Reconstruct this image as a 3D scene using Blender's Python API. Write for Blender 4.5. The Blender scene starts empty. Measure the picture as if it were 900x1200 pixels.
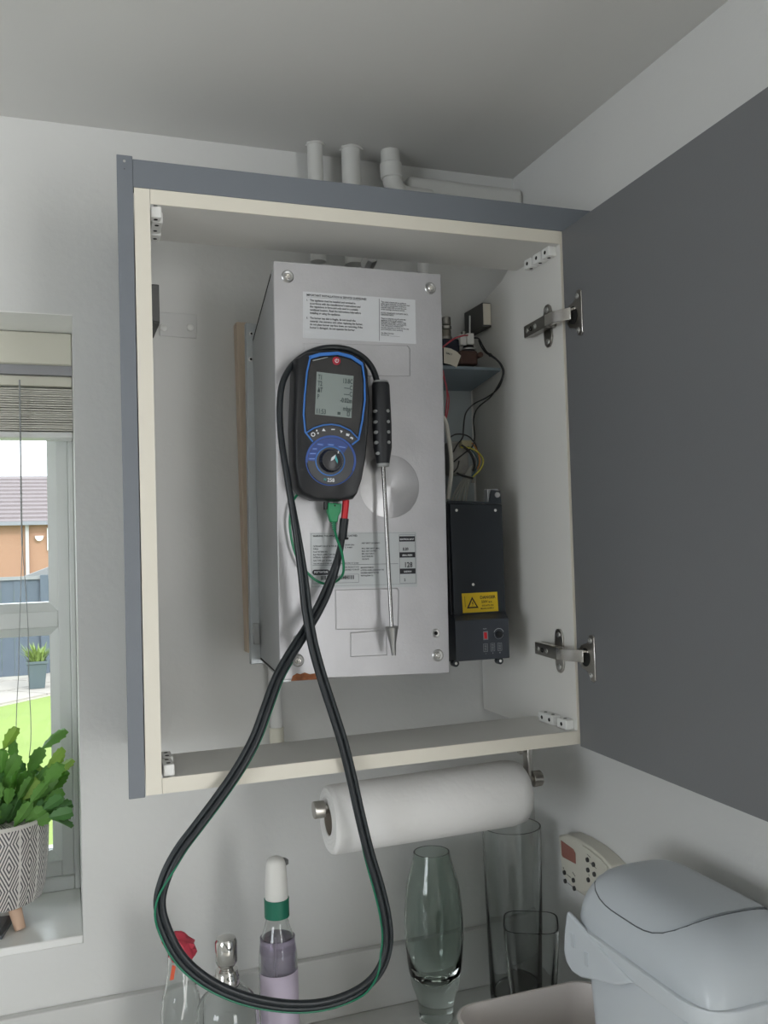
import bpy, bmesh, math, random
from mathutils import Vector, Matrix
random.seed(7)
PI = math.pi
scn = bpy.context.scene
COL = scn.collection

# ------------------------------------------------------------------ camera
CAM = Vector((-0.0868600799, -1.09022081, 0.287294423))
RX = Vector((0.9408002493, -0.3376919109, -0.0293097960))   # right
RY = Vector((-0.0160601304, 0.0419637526, -0.9989900478))   # down
RZ = Vector((0.3385808073, 0.9403208052, 0.0340561328))     # forward
FPX = 1047.96713
cd = bpy.data.cameras.new('camera')
cam = bpy.data.objects.new('camera', cd); COL.objects.link(cam)
cam.matrix_world = Matrix(((RX.x, -RY.x, -RZ.x, CAM.x), (RX.y, -RY.y, -RZ.y, CAM.y), (RX.z, -RY.z, -RZ.z, CAM.z), (0, 0, 0, 1)))
cd.sensor_fit = 'VERTICAL'; cd.sensor_height = 24; cd.lens = FPX / 1200 * 24
cd.clip_start = 0.02; cd.clip_end = 300
scn.camera = cam
# ------------------------------------------------------------------ sky, sun, daylight through the doors behind, added side fill
scn.view_settings.view_transform = 'Standard'; scn.view_settings.look = 'None'
scn.view_settings.gamma = 1; scn.view_settings.use_curve_mapping = False
scn.view_settings.exposure = -0.66
w = bpy.data.worlds.new('sky'); scn.world = w; w.use_nodes = True
bg = w.node_tree.nodes['Background']; bg.inputs[0].default_value = (0.86, 0.93, 1.0, 1); bg.inputs[1].default_value = 6.0
def lamp(name, kind, energy, loc, target, color=(1, 1, 1), **kw):
    l = bpy.data.lights.new(name, kind); l.energy = energy; l.color = color
    for k, v in kw.items(): setattr(l, k, v)
    o = bpy.data.objects.new(name, l); COL.objects.link(o); o.location = loc
    o.rotation_euler = (Vector(target) - Vector(loc)).to_track_quat('-Z', 'Y').to_euler()
    return o
lamp('sun', 'SUN', 3.6, (6, -4, 9), (0, 8, -1), (1, .96, .9), angle=math.radians(8))
lamp('patio_daylight', 'AREA', 70, (1.75, -3.75, -0.05), (.6, 0, .55), (1, .96, .90), shape='RECTANGLE', size=1.5, size_y=1.9)

lamp('side_fill', 'AREA', 30, (-2.55, -1.9, .15), (0, -1.6, -.1), (.95, .98, 1), shape='RECTANGLE', size=1.3, size_y=.95)  # added fill lamp: softens shadows and adds bounce from the left

# ------------------------------------------------------------------ helpers
def at(px, py, x=None, y=None, z=None):
    d = RZ + RX * ((px - 450) / FPX) + RY * ((py - 600) / FPX)
    if x is not None: t = (x - CAM.x) / d.x
    elif y is not None: t = (y - CAM.y) / d.y
    else: t = (z - CAM.z) / d.z
    return CAM + d * t
MATS = {}
def mat(name, col, rough=.5, metal=0, bump=0, bscale=60, var=0, vscale=8, spec=.5, trans=0, ior=1.45, coat=0, emit=None, stretch=None, alpha=None):
    if name in MATS: return MATS[name]
    m = bpy.data.materials.new(name); m.use_nodes = True; nt = m.node_tree
    b = nt.nodes['Principled BSDF']
    b.inputs['Base Color'].default_value = (*col, 1); b.inputs['Roughness'].default_value = rough
    b.inputs['Metallic'].default_value = metal; b.inputs['Specular IOR Level'].default_value = spec
    b.inputs['Transmission Weight'].default_value = trans; b.inputs['IOR'].default_value = ior
    b.inputs['Coat Weight'].default_value = coat
    tc = nt.nodes.new('ShaderNodeTexCoord')
    src = tc.outputs['Object']
    if stretch:
        mp = nt.nodes.new('ShaderNodeMapping'); mp.inputs['Scale'].default_value = stretch
        nt.links.new(src, mp.inputs[0]); src = mp.outputs[0]
    if var:
        n = nt.nodes.new('ShaderNodeTexNoise'); n.inputs['Scale'].default_value = vscale; n.inputs['Detail'].default_value = 5
        nt.links.new(src, n.inputs['Vector'])
        r = nt.nodes.new('ShaderNodeMix'); r.data_type = 'RGBA'
        r.inputs[6].default_value = (*[c * (1 - var) for c in col], 1)
        r.inputs[7].default_value = (*[min(1, c * (1 + var)) for c in col], 1)
        nt.links.new(n.outputs[0], r.inputs[0]); nt.links.new(r.outputs[2], b.inputs['Base Color'])
    if bump:
        n2 = nt.nodes.new('ShaderNodeTexNoise'); n2.inputs['Scale'].default_value = bscale; n2.inputs['Detail'].default_value = 3
        nt.links.new(src, n2.inputs['Vector'])
        bp = nt.nodes.new('ShaderNodeBump'); bp.inputs['Strength'].default_value = bump; bp.inputs['Distance'].default_value = .002
        nt.links.new(n2.outputs[0], bp.inputs['Height']); nt.links.new(bp.outputs[0], b.inputs['Normal'])
    if emit:
        b.inputs['Emission Color'].default_value = (*emit[:3], 1); b.inputs['Emission Strength'].default_value = emit[3]
    MATS[name] = m
    return m

class MB:
    def __init__(s): s.v = []; s.f = []
    def add(s, vs, fs):
        o = len(s.v); s.v += [Vector(q) for q in vs]; s.f += [tuple(i + o for i in f) for f in fs]; return s
    def box(s, x0, x1, y0, y1, z0, z1):
        return s.add([(x0, y0, z0), (x1, y0, z0), (x1, y1, z0), (x0, y1, z0), (x0, y0, z1), (x1, y0, z1), (x1, y1, z1), (x0, y1, z1)],
                     [(0, 3, 2, 1), (4, 5, 6, 7), (0, 1, 5, 4), (1, 2, 6, 5), (2, 3, 7, 6), (3, 0, 4, 7)])
    def prism(s, pts, ext):
        n = len(pts); ext = Vector(ext); pts = [Vector(p) for p in pts]
        return s.add(pts + [p + ext for p in pts], [tuple(range(n)), tuple(range(2 * n - 1, n - 1, -1))] +
                     [(i, i + n, (i + 1) % n + n, (i + 1) % n) for i in range(n)])
    def loft(s, rings, cap=True, closed=True):
        n = len(rings[0]); vs = [p for r in rings for p in r]; fs = []
        for k in range(len(rings) - 1):
            for i in range(n if closed else n - 1):
                j = (i + 1) % n; fs.append((k * n + i, k * n + j, (k + 1) * n + j, (k + 1) * n + i))
        if cap: fs += [tuple(range(n - 1, -1, -1)), tuple((len(rings) - 1) * n + i for i in range(n))]
        return s.add(vs, fs)
    def tube(s, path, r, n=10, cap=True):
        path = [Vector(p) for p in path]; rings = []
        up = None
        for i, p in enumerate(path):
            t = (path[min(i + 1, len(path) - 1)] - path[max(i - 1, 0)]).normalized()
            if up is None: up = t.orthogonal().normalized()
            up = (up - t * up.dot(t)).normalized(); sd = t.cross(up)
            rr = r[i] if isinstance(r, (list, tuple)) else r
            rings.append([p + (up * math.cos(2 * PI * k / n) + sd * math.sin(2 * PI * k / n)) * rr for k in range(n)])
        return s.loft(rings, cap)
    def cyl(s, p0, p1, r0, r1=None, n=20):
        return s.tube([p0, p1], [r0, r0 if r1 is None else r1], n)
    def rev(s, c, ax, prof, n=32, cap=True):
        # prof: (distance along ax, radius)
        c = Vector(c); ax = Vector(ax).normalized(); up = ax.orthogonal().normalized(); sd = ax.cross(up)
        rings = [[c + ax * h + (up * math.cos(2 * PI * k / n) + sd * math.sin(2 * PI * k / n)) * r for k in range(n)] for h, r in prof]
        return s.loft(rings, cap)
    def build(s, name, m, parent=None, bevel=0, seg=2, smooth=True, stuff=False):
        me = bpy.data.meshes.new(name)
        off = Vector((0, 0, 0)); q = parent
        while q is not None: off += q.location; q = q.parent
        me.from_pydata([tuple(v - off) for v in s.v], [], s.f)
        bm = bmesh.new(); bm.from_mesh(me); bmesh.ops.recalc_face_normals(bm, faces=bm.faces); bm.to_mesh(me); bm.free()
        if smooth:
            for p in me.polygons: p.use_smooth = True
            me.set_sharp_from_angle(angle=math.radians(38))
        me.materials.append(m)
        o = bpy.data.objects.new(name, me); COL.objects.link(o)
        if parent is not None: o.parent = parent
        if bevel:
            b = o.modifiers.new('bevel', 'BEVEL'); b.width = bevel; b.segments = seg; b.limit_method = 'ANGLE'; b.angle_limit = math.radians(40)
        if stuff: o['kind'] = 'stuff'
        return o
def tag(o, label, cat, group=None):
    o['label'] = label; o['category'] = cat
    if group: o['group'] = group
    return o
def thing(name, label, cat, loc, group=None):
    o = bpy.data.objects.new(name, None); COL.objects.link(o); o.location = loc; o.empty_display_size = .02
    return tag(o, label, cat, group)
def struct(o): o['kind'] = 'structure'; return o
def cat_rom(pts, n=8):
    P = [Vector(p) for p in pts]; P = [P[0] * 2 - P[1]] + P + [P[-1] * 2 - P[-2]]; out = []
    for i in range(1, len(P) - 2):
        for k in range(n):
            t = k / n
            out.append(.5 * ((2 * P[i]) + (-P[i - 1] + P[i + 1]) * t + (2 * P[i - 1] - 5 * P[i] + 4 * P[i + 1] - P[i + 2]) * t * t + (-P[i - 1] + 3 * P[i] - 3 * P[i + 1] + P[i + 2]) * t ** 3))
    out.append(P[-2]); return out
def disc_pts(c, r, n=24, y=None):
    return [Vector((c[0] + r * math.cos(2 * PI * k / n), c[1], c[2] + r * math.sin(2 * PI * k / n))) for k in range(n)]
def text_mb(items, origin, right, up, mb=None, thick=0.00012, bold=.022):
    """items: (string, u, v, size[, xscale]) in the plane spanned by right/up from origin"""
    mb = mb or MB(); right = Vector(right).normalized(); up = Vector(up).normalized(); nrm = right.cross(up); origin = Vector(origin)
    for it in items:
        st, u, v, size = it[:4]; xs = it[4] if len(it) > 4 else 1
        al = it[5] if len(it) > 5 else 'LEFT'
        c = bpy.data.curves.new('t', 'FONT'); c.body = st; c.size = size; c.resolution_u = 2; c.align_x = al; c.offset = bold * size
        o = bpy.data.objects.new('t', c); COL.objects.link(o)
        me = bpy.data.meshes.new_from_object(o)
        mb.add([origin + right * (u + p.co.x * xs) + up * (v + p.co.y) + nrm * thick for p in me.vertices], [tuple(p.vertices) for p in me.polygons])
        bpy.data.objects.remove(o); bpy.data.curves.remove(c); bpy.data.meshes.remove(me)
    return mb

# ------------------------------------------------------------------ materials
M_wall = mat('wall_paint', (.70, .70, .685), .75, bump=.25, bscale=90, var=.03, vscale=5)
M_ceil = mat('ceiling_paint', (.72, .715, .695), .8, bump=.12, bscale=50, var=.03, vscale=3)
M_sillp = mat('sill_gloss', (.86, .86, .84), .25)
M_floor = mat('floor_vinyl', (.66, .63, .58), .5, var=.15)
M_grey = mat('grey_laminate', (.170, .186, .212), .38, bump=.05, bscale=250)
M_greyin = mat('grey_door_face', (.155, .158, .166), .42, bump=.05, bscale=250)
M_edge = mat('cream_edging', (.74, .70, .61), .45)
M_carc = mat('carcass_white', (.70, .69, .66), .45, var=.03)
M_steel = mat('galvanised_cover', (.475, .47, .485), .44, metal=.5, bump=.1, bscale=260, var=.13, vscale=18)
M_side = mat('galvanised_side', (.44, .45, .46), .42, metal=.6, bump=.06, bscale=120, var=.1, vscale=9)
M_chrome = mat('nickel', (.72, .70, .67), .22, metal=1)
M_dchrome = mat('dark_nickel', (.30, .29, .27), .28, metal=1)
M_bolt = mat('zinc_bolt', (.6, .6, .6), .3, metal=.9)
M_black = mat('black_paint', (.021, .026, .033), .38, var=.2, vscale=12)
M_bplas = mat('charcoal_plastic', (.045, .052, .066), .42, bump=.1, bscale=500)
M_rub = mat('black_rubber', (.012, .014, .016), .45)
M_hose = mat('hose_rubber', (.016, .020, .024), .36)
M_blue = mat('blue_trim', (.03, .17, .55), .35)
M_dblue = mat('dark_blue_trim', (.03, .09, .36), .4)
M_green = mat('green_lead', (.01, .20, .09), .38)
M_red = mat('red_plastic', (.62, .02, .03), .35)
M_white = mat('white_plastic', (.80, .80, .78), .35)
M_hole = mat('dark_hole', (.01, .01, .01), .8)
M_paper = mat('sticker_paper', (.62, .63, .65), .5)
M_ink = mat('black_ink', (.015, .015, .02), .6)
M_whiteink = mat('white_ink', (.75, .77, .8), .6)
M_lcd = mat('lcd_glass', (.23, .27, .26), .25)
M_lcdink = mat('lcd_segments', (.035, .055, .055), .5)
M_grip = mat('grip_grey', (.30, .31, .31), .5)
M_upvc = mat('white_upvc', (.72, .74, .73), .3)
M_wood = mat('bare_wood', (.68, .56, .44), .6, var=.15, vscale=20, stretch=(8, 8, 1))
M_bluegrey = mat('bracket_paint', (.19, .235, .27), .45)
M_yellow = mat('warning_yellow', (.72, .50, .02), .45)

# ------------------------------------------------------------------ room
CZ = .925; FZ = -1.36; WY = .3
WX0, WX1, WZ0, WZ1 = -1.30, -.068, -.267, .638
b = MB()
b.box(-2.4, WX0, WY, .56, FZ, CZ).box(WX1, .675, WY, .56, FZ, CZ).box(WX0, WX1, WY, .56, FZ, WZ0 - .012).box(WX0, WX1, WY, .56, WZ1, CZ)
struct(b.build('wall_back', M_wall))
struct(MB().box(.675, .80, -1.15, .56, FZ, CZ).box(.80, 2.7, -1.27, -1.15, FZ, CZ).build('wall_right', M_wall))
struct(MB().box(2.6, 2.72, -3.72, -1.27, FZ, CZ).build('wall_far_right', M_wall))
struct(MB().box(-2.52, -2.4, -3.72, -2.6, FZ, CZ).box(-2.52, -2.4, -1.2, .56, FZ, CZ).box(-2.52, -2.4, -2.6, -1.2, FZ, -.35).box(-2.52, -2.4, -2.6, -1.2, .65, CZ).build('wall_left', M_wall))
struct(MB().box(-2.5, -2.44, -2.6, -2.55, -.35, .65).box(-2.5, -2.44, -1.25, -1.2, -.35, .65).box(-2.5, -2.44, -2.55, -1.25, .60, .65).box(-2.5, -2.44, -2.55, -1.25, -.35, -.30).build('window_added', M_upvc))  # unseen window frame, added with its opening to admit the side fill
struct(MB().box(-2.52, .95, -3.72, -3.6, FZ, CZ).box(2.45, 2.72, -3.72, -3.6, FZ, CZ).box(.95, 2.45, -3.72, -3.6, .74, CZ).build('wall_front', M_wall))
struct(MB().box(-2.52, 2.72, -3.72, .56, FZ - .1, FZ).build('floor', M_floor))
struct(MB().box(-2.52, 2.72, -3.72, .56, CZ, CZ + .1).build('ceiling', M_ceil))
# open patio doorway frame behind the camera
d1 = struct(MB().box(.95, 1.0, -3.70, -3.62, FZ, .74).box(2.40, 2.45, -3.70, -3.62, FZ, .74).box(1.0, 2.40, -3.70, -3.62, .69, .74).build('door_1', M_upvc))

# ------------------------------------------------------------------ worktop & upstand
wt = MB().box(-2.4, .675, -.32, WY, -.495, -.455).build('worktop', mat('worktop_laminate', (.62, .62, .60), .35, var=.05, vscale=40), bevel=.003)
tag(wt, 'pale grey worktop running along the back wall under the cabinet', 'worktop')
us = MB().box(-2.4, .675, .285, WY, -.455, -.36).build('trim_upstand', mat('upstand_gloss', (.66, .66, .645), .2), bevel=.002)
struct(us)

# ------------------------------------------------------------------ window
W = MB()
FY = .49
win = struct(MB().box(WX0, WX1, FY, .55, WZ1 - .02, WZ1).box(WX0, WX0 + .03, FY, .55, WZ0, WZ1 - .02).box(WX1 - .009, WX1, FY, .55, WZ0, WZ1 - .02).box(WX0 + .03, WX1 - .009, FY, .55, WZ0, WZ0 + .022).build('window_1', M_upvc, bevel=.002))
M_glass = bpy.data.materials.new('window_glass'); M_glass.use_nodes = True
nt = M_glass.node_tree; nt.nodes.clear()
out = nt.nodes.new('ShaderNodeOutputMaterial'); mx = nt.nodes.new('ShaderNodeMixShader'); tr = nt.nodes.new('ShaderNodeBsdfTransparent'); gl = nt.nodes.new('ShaderNodeBsdfGlossy')
fr = nt.nodes.new('ShaderNodeFresnel'); fr.inputs[0].default_value = 1.3
gl.inputs['Roughness'].default_value = .02; tr.inputs[0].default_value = (.96, .98, .97, 1)
nt.links.new(fr.outputs[0], mx.inputs[0]); nt.links.new(tr.outputs[0], mx.inputs[1]); nt.links.new(gl.outputs[0], mx.inputs[2]); nt.links.new(mx.outputs[0], out.inputs[0])
def bevel_frame(mb, x0, x1, z0, z1, wd, y0, y1):
    # mitred sloping bead round a pane: outer edge at y0, inner at y1
    o = [(x0, z0), (x1, z0), (x1, z1), (x0, z1)]; i = [(x0 + wd, z0 + wd), (x1 - wd, z0 + wd), (x1 - wd, z1 - wd), (x0 + wd, z1 - wd)]
    for k in range(4):
        j = (k + 1) % 4
        a, bq, c, d = o[k], o[j], i[j], i[k]
        mb.add([(a[0], y0, a[1]), (bq[0], y0, bq[1]), (c[0], y1, c[1]), (d[0], y1, d[1]), (a[0], .54, a[1]), (bq[0], .54, bq[1]), (c[0], .54, c[1]), (d[0], .54, d[1])],
               [(0, 1, 2, 3), (4, 7, 6, 5), (0, 4, 5, 1), (1, 5, 6, 2), (2, 6, 7, 3), (3, 7, 4, 0)])
for (sx0, sx1) in ((-.66, WX1 - .009), (WX0 + .03, -.675)):
    ZT, ZB = WZ1 - .02, WZ0 + .022
    # sash stiles and rails
    s = MB().box(sx1 - .019, sx1, FY + .006, .54, ZB, ZT).box(sx0, sx0 + .019, FY + .006, .54, ZB, ZT)
    s.box(sx0 + .019, sx1 - .019, FY + .006, .54, ZB, ZB + .026).box(sx0 + .019, sx1 - .019, FY + .006, .54, ZT - .02, ZT)
    s.box(sx0 + .019, sx1 - .019, FY + .006, .54, .163, .190)
    s.build('sash', M_upvc, win, bevel=.0015)
    s = MB(); bevel_frame(s, sx0 + .019, sx1 - .019, .190, ZT - .02, .014, FY + .007, FY + .020); s.build('glazing_bead', M_upvc, win)
    s = MB(); bevel_frame(s, sx0 + .019, sx1 - .019, ZB + .026, .163, .014, FY + .007, FY + .020); s.build('glazing_bead', M_upvc, win)
    MB().box(sx0 + .033, sx1 - .033, FY + .026, FY + .03, .204, ZT - .034).build('pane', M_glass, win)
    MB().box(sx0 + .033, sx1 - .033, FY + .026, FY + .03, ZB + .04, .149).build('pane', M_glass, win)
MB().box(-.675, -.66, FY, .54, WZ0 + .022, WZ1 - .02).build('mullion', M_upvc, win)
struct(MB().box(WX0, WX1, WY - .002, FY + .01, WZ0 - .012, WZ0).build('trim_window_sill', M_sillp, bevel=.002))
struct(MB().box(WX0, WX1, WY, FY, WZ1 - .0015, WZ1 + .0).build('trim_soffit_lightened', M_sillp))  # added lining, whiter than the wall paint so the soffit looks better lit
# blind
bl = thing('venetian_blind', 'cream venetian blind drawn up into a tight stack at the window top', 'blind', (-.68, .44, WZ1))
M_slat = mat('blind_slat', (.62, .60, .54), .5); M_rail = mat('blind_rail', (.72, .70, .60), .45)
MB().box(WX0 + .0005, WX1 - .0005, .412, .424, .585, .636).build('valance', M_rail, bl, bevel=.002)
MB().box(WX0 + .0005, WX1 - .0005, .424, .475, .5705, .636).build('head_rail', mat('head_rail_shade', (.36, .36, .38), .5), bl)  # dark grey colour stands in for the shade under the valance
MB().box(WX0 + .004, WX1 - .0005, .432, .472, .553, .570).build('stack_rail', M_rail, bl, bevel=.002)
zz = .549
k = 0
while zz > .482:
    t = .0022 + (.0006 if k % 2 else 0)
    MB().box(WX0 + .006, WX1 - .0008, .430 + random.uniform(-.0015, .0015), .474, zz - t, zz).build('slat', M_slat, bl)
    zz -= t + .0011 + random.uniform(-.0003, .0006); k += 1
MB().box(WX0 + .006, WX1 - .0008, .430, .474, .470, .480).build('bottom_rail', mat('blind_bottom', (.75, .75, .74), .4), bl, bevel=.002)
cp = [at(23, 445, y=.418), at(24, 520, y=.418), at(25, 600, y=.418), at(26, 640, y=.418)]
MB().tube(cp, .0013, 6).build('lift_cord', M_grip, bl)
for e in ([(26, 640), (24, 700), (23, 735), (22, 765)], [(26, 640), (30, 690), (33, 740), (34, 800), (36, 840), (36, 870), (34, 888)], [(22, 787), (20, 820), (18, 880)], [(22, 765), (22, 787)]):
    MB().tube(cat_rom([at(*q, y=.418) for q in e]), .0006, 6).build('cord', M_grip, bl)

# ------------------------------------------------------------------ wall cabinet
CW, CH, CD = .600, .720, .296
cab = thing('wall_cabinet', 'open grey wall cabinet with cream front edges enclosing the boiler', 'cabinet', (.3, .15, 0))
def edged_panel(name, pts, ext, m, bevel=.0006): return MB().prism(pts, ext).build(name, m, cab, bevel=bevel)
# side panels
SK = .075 * CD   # the left side leans in a little towards the wall
MB().prism([(0, .001, 0), (.018, .001, 0), (.018 + SK, CD, 0), (SK, CD, 0)], (0, 0, CH)).build('side_panel', M_carc, cab)
MB().prism([(.582, .001, 0), (.582, CD, 0), (.582, CD, .675), (.582, .18, .700), (.582, .14, CH), (.582, .001, CH)], (.018, 0, 0)).build('side_panel', M_carc, cab)
MB().box(.0275, .582, .001, .128, .702, .720).box(.0182, .0275, .001, .0012, .702, .720).build('top_panel', M_carc, cab)
MB().box(.0275, .582, .001, .121, 0, .018).box(.0182, .0275, .001, .0012, 0, .018).build('bottom_shelf', M_carc, cab)
MB().box(0, .0182, -.0008, .0008, 0, CH).build('edging', M_edge, cab)
MB().box(.0188, .582, -.0008, .0008, .702, .720).build('edging', M_edge, cab)
MB().box(.0188, .5825, -.0008, .0008, 0, .018).build('edging', M_edge, cab)
MB().box(.582, .600, -.0002, .0008, 0, .720).build('edging', M_edge, cab)
MB().prism([(-.0195, -.001, -.002), (-.001, -.001, -.002), (-.001 + SK, CD, -.002), (-.0195 + SK, CD, -.002)], (0, 0, .760)).build('end_panel', M_grey, cab, bevel=.0008)
MB().box(-.001, .674, -.001, .018, .7205, .7545).build('cornice', M_grey, cab, bevel=.0008)
MB().cyl((-.0105, -.0006, .7505), (-.0105, -.0016, .7505), .0016, n=12).build('screw_cap', M_bolt, cab)
MB().cyl((-.0105, -.0006, .741), (-.0105, -.0014, .741), .0006, n=8).build('pin_hole', M_hole, cab)
# corner blocks
def block(x, xs, z, zs, ys):
    """ys list of (y0,y1); x inner face, xs direction, z surface, zs direction"""
    for (y0, y1) in ys:
        if xs > 0: x = .018 + .075 * y1
        o = MB().box(min(x, x + xs * .013), max(x, x + xs * .013), y0, y1, min(z, z + zs * .014), max(z, z + zs * .014)).build('corner_block', M_white, cab, bevel=.0015)
        n = max(1, round((y1 - y0) / .022))
        h = MB()
        for q in range(n):
            yy = y0 + (y1 - y0) * (q + .5) / n
            h.cyl((x + xs * .0065, yy, z + zs * .0138), (x + xs * .0065, yy, z + zs * .0143), .0026, n=12)
            h.cyl((x + xs * .0128, yy, z + zs * .007), (x + xs * .0133, yy, z + zs * .007), .0028, n=12)
        h.build('screw_hole', M_hole, o)
block(.582, -1, .702, -1, [(.010, .030), (.034, .056), (.062, .082)])
block(.582, -1, .018, 1, [(.008, .034), (.044, .086)])
block(.018, 1, .702, -1, [(.004, .020), (.022, .062), (.068, .095), ])
block(.018, 1, .018, 1, [(.004, .040), (.044, .078)])
# cabinet hangers at the rear of the side panels
def hanger(x0, x1, y0, y1, z0, z1, face):
    o = MB().box(x0, x1, y0 + .002, y1, z0, z1).build('hanging_bracket', mat('hanger_grey', (.07, .072, .07), .5), cab, bevel=.001)
    MB().box(x0 + .001, x1 - .001, y0, y0 + .002, z0 + .003, z1 - .002).build('cover', face, o, bevel=.0005)
hanger(.5665, .582, .218, .290, .636, .676, M_edge)
hanger(.034, .045, .17, .262, .600, .655, mat('hanger_face', (.12, .12, .12), .4))
pl = MB().prism([at(186, 366, y=.300), at(231, 369, y=.300), at(230, 397, y=.300), at(187, 394, y=.300)], (0, -.003, 0)).build('wall_plate', mat('painted_plate', (.66, .66, .65), .6, bump=.4, bscale=80), cab, bevel=.001)
for q in ((192, 384), (223, 384)):
    c = at(*q, y=.297); MB().rev(c, (0, -1, 0), [(0, .0055), (.001, .005), (.0018, .003)], 16).build('screw', M_white, pl)
# door, opened a little under a right angle
ang = math.radians(1.4)
def dp(u, t, z): return Vector((.584 - u * math.sin(ang) + t * math.cos(ang), -.0025 - u * math.cos(ang) - t * math.sin(ang), z))
DW = .597
door = MB().prism([dp(0, 0, -.003), dp(DW, 0, -.006), dp(DW, 0, .728), dp(0, 0, .7195)], dp(0, .018, 0) - dp(0, 0, 0)).build('door', M_greyin, cab, bevel=.0007)
# hinges
def hinge(zc, tilt, dark):
    h = thing('hinge', '', '', (.575, .04, zc)); del h['label'], h['category']; h.parent = cab; h.location = Vector((.575, .04, zc)) - cab.location
    ma = M_dchrome if dark else mat('nickel_soft', (.50, .48, .45), .28, metal=1)
    # mounting plate wings on the side panel
    pts = []
    for sgn in (1, -1):
        c = zc + sgn * .022
        pts = [(.5818, .028, zc), (.5818, .026, c - sgn * .004), (.5818, .029, c + sgn * .005), (.5818, .034, c + sgn * .009), (.5818, .041, c + sgn * .009), (.5818, .046, c + sgn * .005), (.5818, .048, c - sgn * .004), (.5818, .048, zc)]
        MB().prism(pts, (-.003, 0, 0)).build('mounting_wing', ma, h, bevel=.0006)
        MB().rev((.5788, .037, c + sgn * .001), (-1, 0, 0), [(0, .0042), (.0012, .0038), (.0016, .002)], 14).build('screw', M_bolt, h)
    MB().box(.571, .5818, .016, .066, zc - .006, zc + .006).build('mounting_plate', ma, h, bevel=.001)
    # arm body (channel) sloping out a little
    MB().prism([(.571, .012, zc - .009), (.571, .083, zc - .0085), (.566, .084, zc - .0085), (.560, .012, zc - .009)], (0, 0, .018)).build('hinge_arm', ma, h, bevel=.001)
    for k, yy in enumerate((.072, .058, .044)):
        xx = .5655 - (.084 - yy) / .072 * .006
        MB().rev((xx + .0012, yy, zc), (-1, .08, 0), [(0, .0038), (.0016, .0036), (.0016, .0016), (.0004, .0014)], 14).build('screw', M_bolt if k != 1 else M_hole, h)
    # cream-lit bridge and cup plate
    MB().prism([(.560, .013, zc - .008), (.560, -.008, zc - .008), (.574, -.034, zc - .008), (.580, -.030, zc - .008), (.567, -.004, zc - .008), (.567, .013, zc - .008)], (0, 0, .0165)).build('bridge', M_chrome, h, bevel=.0008)
    zt = zc + tilt
    cpt = []
    for k in range(16):
        a = PI * k / 15; cpt.append((math.sin(a) * .020, math.cos(a) * .020))
    plate = [(.009, .030), (.044, .030), (.047, .027), (.047, -.027), (.044, -.030), (.036, -.030), (.030, -.026), (.009, -.022)]
    plate = [(.036, .030), (.044, .032), (.048, .029), (.048, -.029), (.044, -.032), (.036, -.030), (.030, -.019), (.016, -.016), (.010, -.010), (.008, 0), (.010, .010), (.016, .016), (.030, .019)]
    MB().prism([dp(u, -.0022, zt + v) for u, v in plate], dp(0, .0022, 0) - dp(0, 0, 0)).build('cup_plate', ma, h, bevel=.0008)
    MB().prism([dp(.047 + .0003, -.0024, zt - .028), dp(.049, -.0020, zt - .028), dp(.049, -.0020, zt + .028), dp(.0473, -.0024, zt + .028)], dp(0, .0018, 0) - dp(0, 0, 0)).build('plate_edge', M_chrome, h, bevel=.0004)
    MB().prism([dp(.026 + math.cos(2 * PI * k / 20) * .0115, -.0028, zt + math.sin(2 * PI * k / 20) * .0125) for k in range(20)], dp(0, .0008, 0) - dp(0, 0, 0)).build('hinge_cup', M_hole, h)
    MB().prism([dp(.021, -.006, zt + .0065), dp(.035, -.004, zt + .0065), dp(.035, -.004, zt + .0095), dp(.021, -.006, zt + .0095)], dp(0, .003, 0) - dp(0, 0, 0)).build('cup_lever', M_chrome, h, bevel=.0005)
    for sgn in (1, -1):
        c = dp(.0385, -.0022, zt + sgn * .0235)
        MB().rev(c, (-1, 0, 0), [(0, .0040), (.0012, .0034), (.0012, .0016), (.0002, .0014)], 14).build('screw', M_bolt, h)
hinge(.594, -.001, True); hinge(.125, -.002, False)

# ------------------------------------------------------------------ wall bits in the cabinet
bat = MB().prism([at(277, 377, y=.275), at(290, 378, y=.275), at(297, 765, y=.275), at(290, 765, y=.275)], (0, .025, 0)).build('wood_batten', M_wood, bevel=.001)
tag(bat, 'bare wooden batten fixed upright on the wall left of the boiler', 'batten')
pipe = thing('pipe', 'white pipe with cream collar dropping down the wall below the boiler', 'pipe', (.222, .28, 0), 'white pipes around the boiler')
MB().cyl((.2185, .285, .125), (.2205, .285, .005), .0095).build('pipe_run', mat('white_pipe', (.78, .78, .77), .4), pipe)
MB().cyl((.2205, .285, .006), (.2208, .285, -.03), .0112).build('collar', M_rail, pipe)
# ceiling pipes
M_pp = mat('painted_pipe', (.66, .66, .635), .6, bump=.5, bscale=70)
PL = ['leftmost of three white painted pipes dropping from the ceiling above the cabinet', 'middle of three white painted pipes dropping from the ceiling above the cabinet']
for k, (px, r, hh) in enumerate(((370, .0125, .10), (412, .0155, .2))):
    c = at(px, 190, y=.262)
    p = thing('ceiling_pipe', PL[k], 'pipe', (c.x, .262, .72), 'white painted pipes above the cabinet')
    MB().cyl((c.x, .262, .735), (c.x - .001, .262, CZ), r).build('pipe_run', M_pp, p)
    rr = [Vector((c.x + math.cos(a * PI / 8) * (r + .003 + .002 * math.sin(3 * a)), .262 + math.sin(a * PI / 8) * (r + .003), CZ - .0002)) for a in range(16)]
    MB().prism(rr, (0, 0, -.003)).build('plaster_ring', M_ceil, p, bevel=.002)
c = at(459, 190, y=.255)
p = thing('ceiling_pipe', 'white painted pipe with an elbow turning right above the cabinet', 'pipe', (c.x, .255, .8), 'white painted pipes above the cabinet')
ce = c.x
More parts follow.
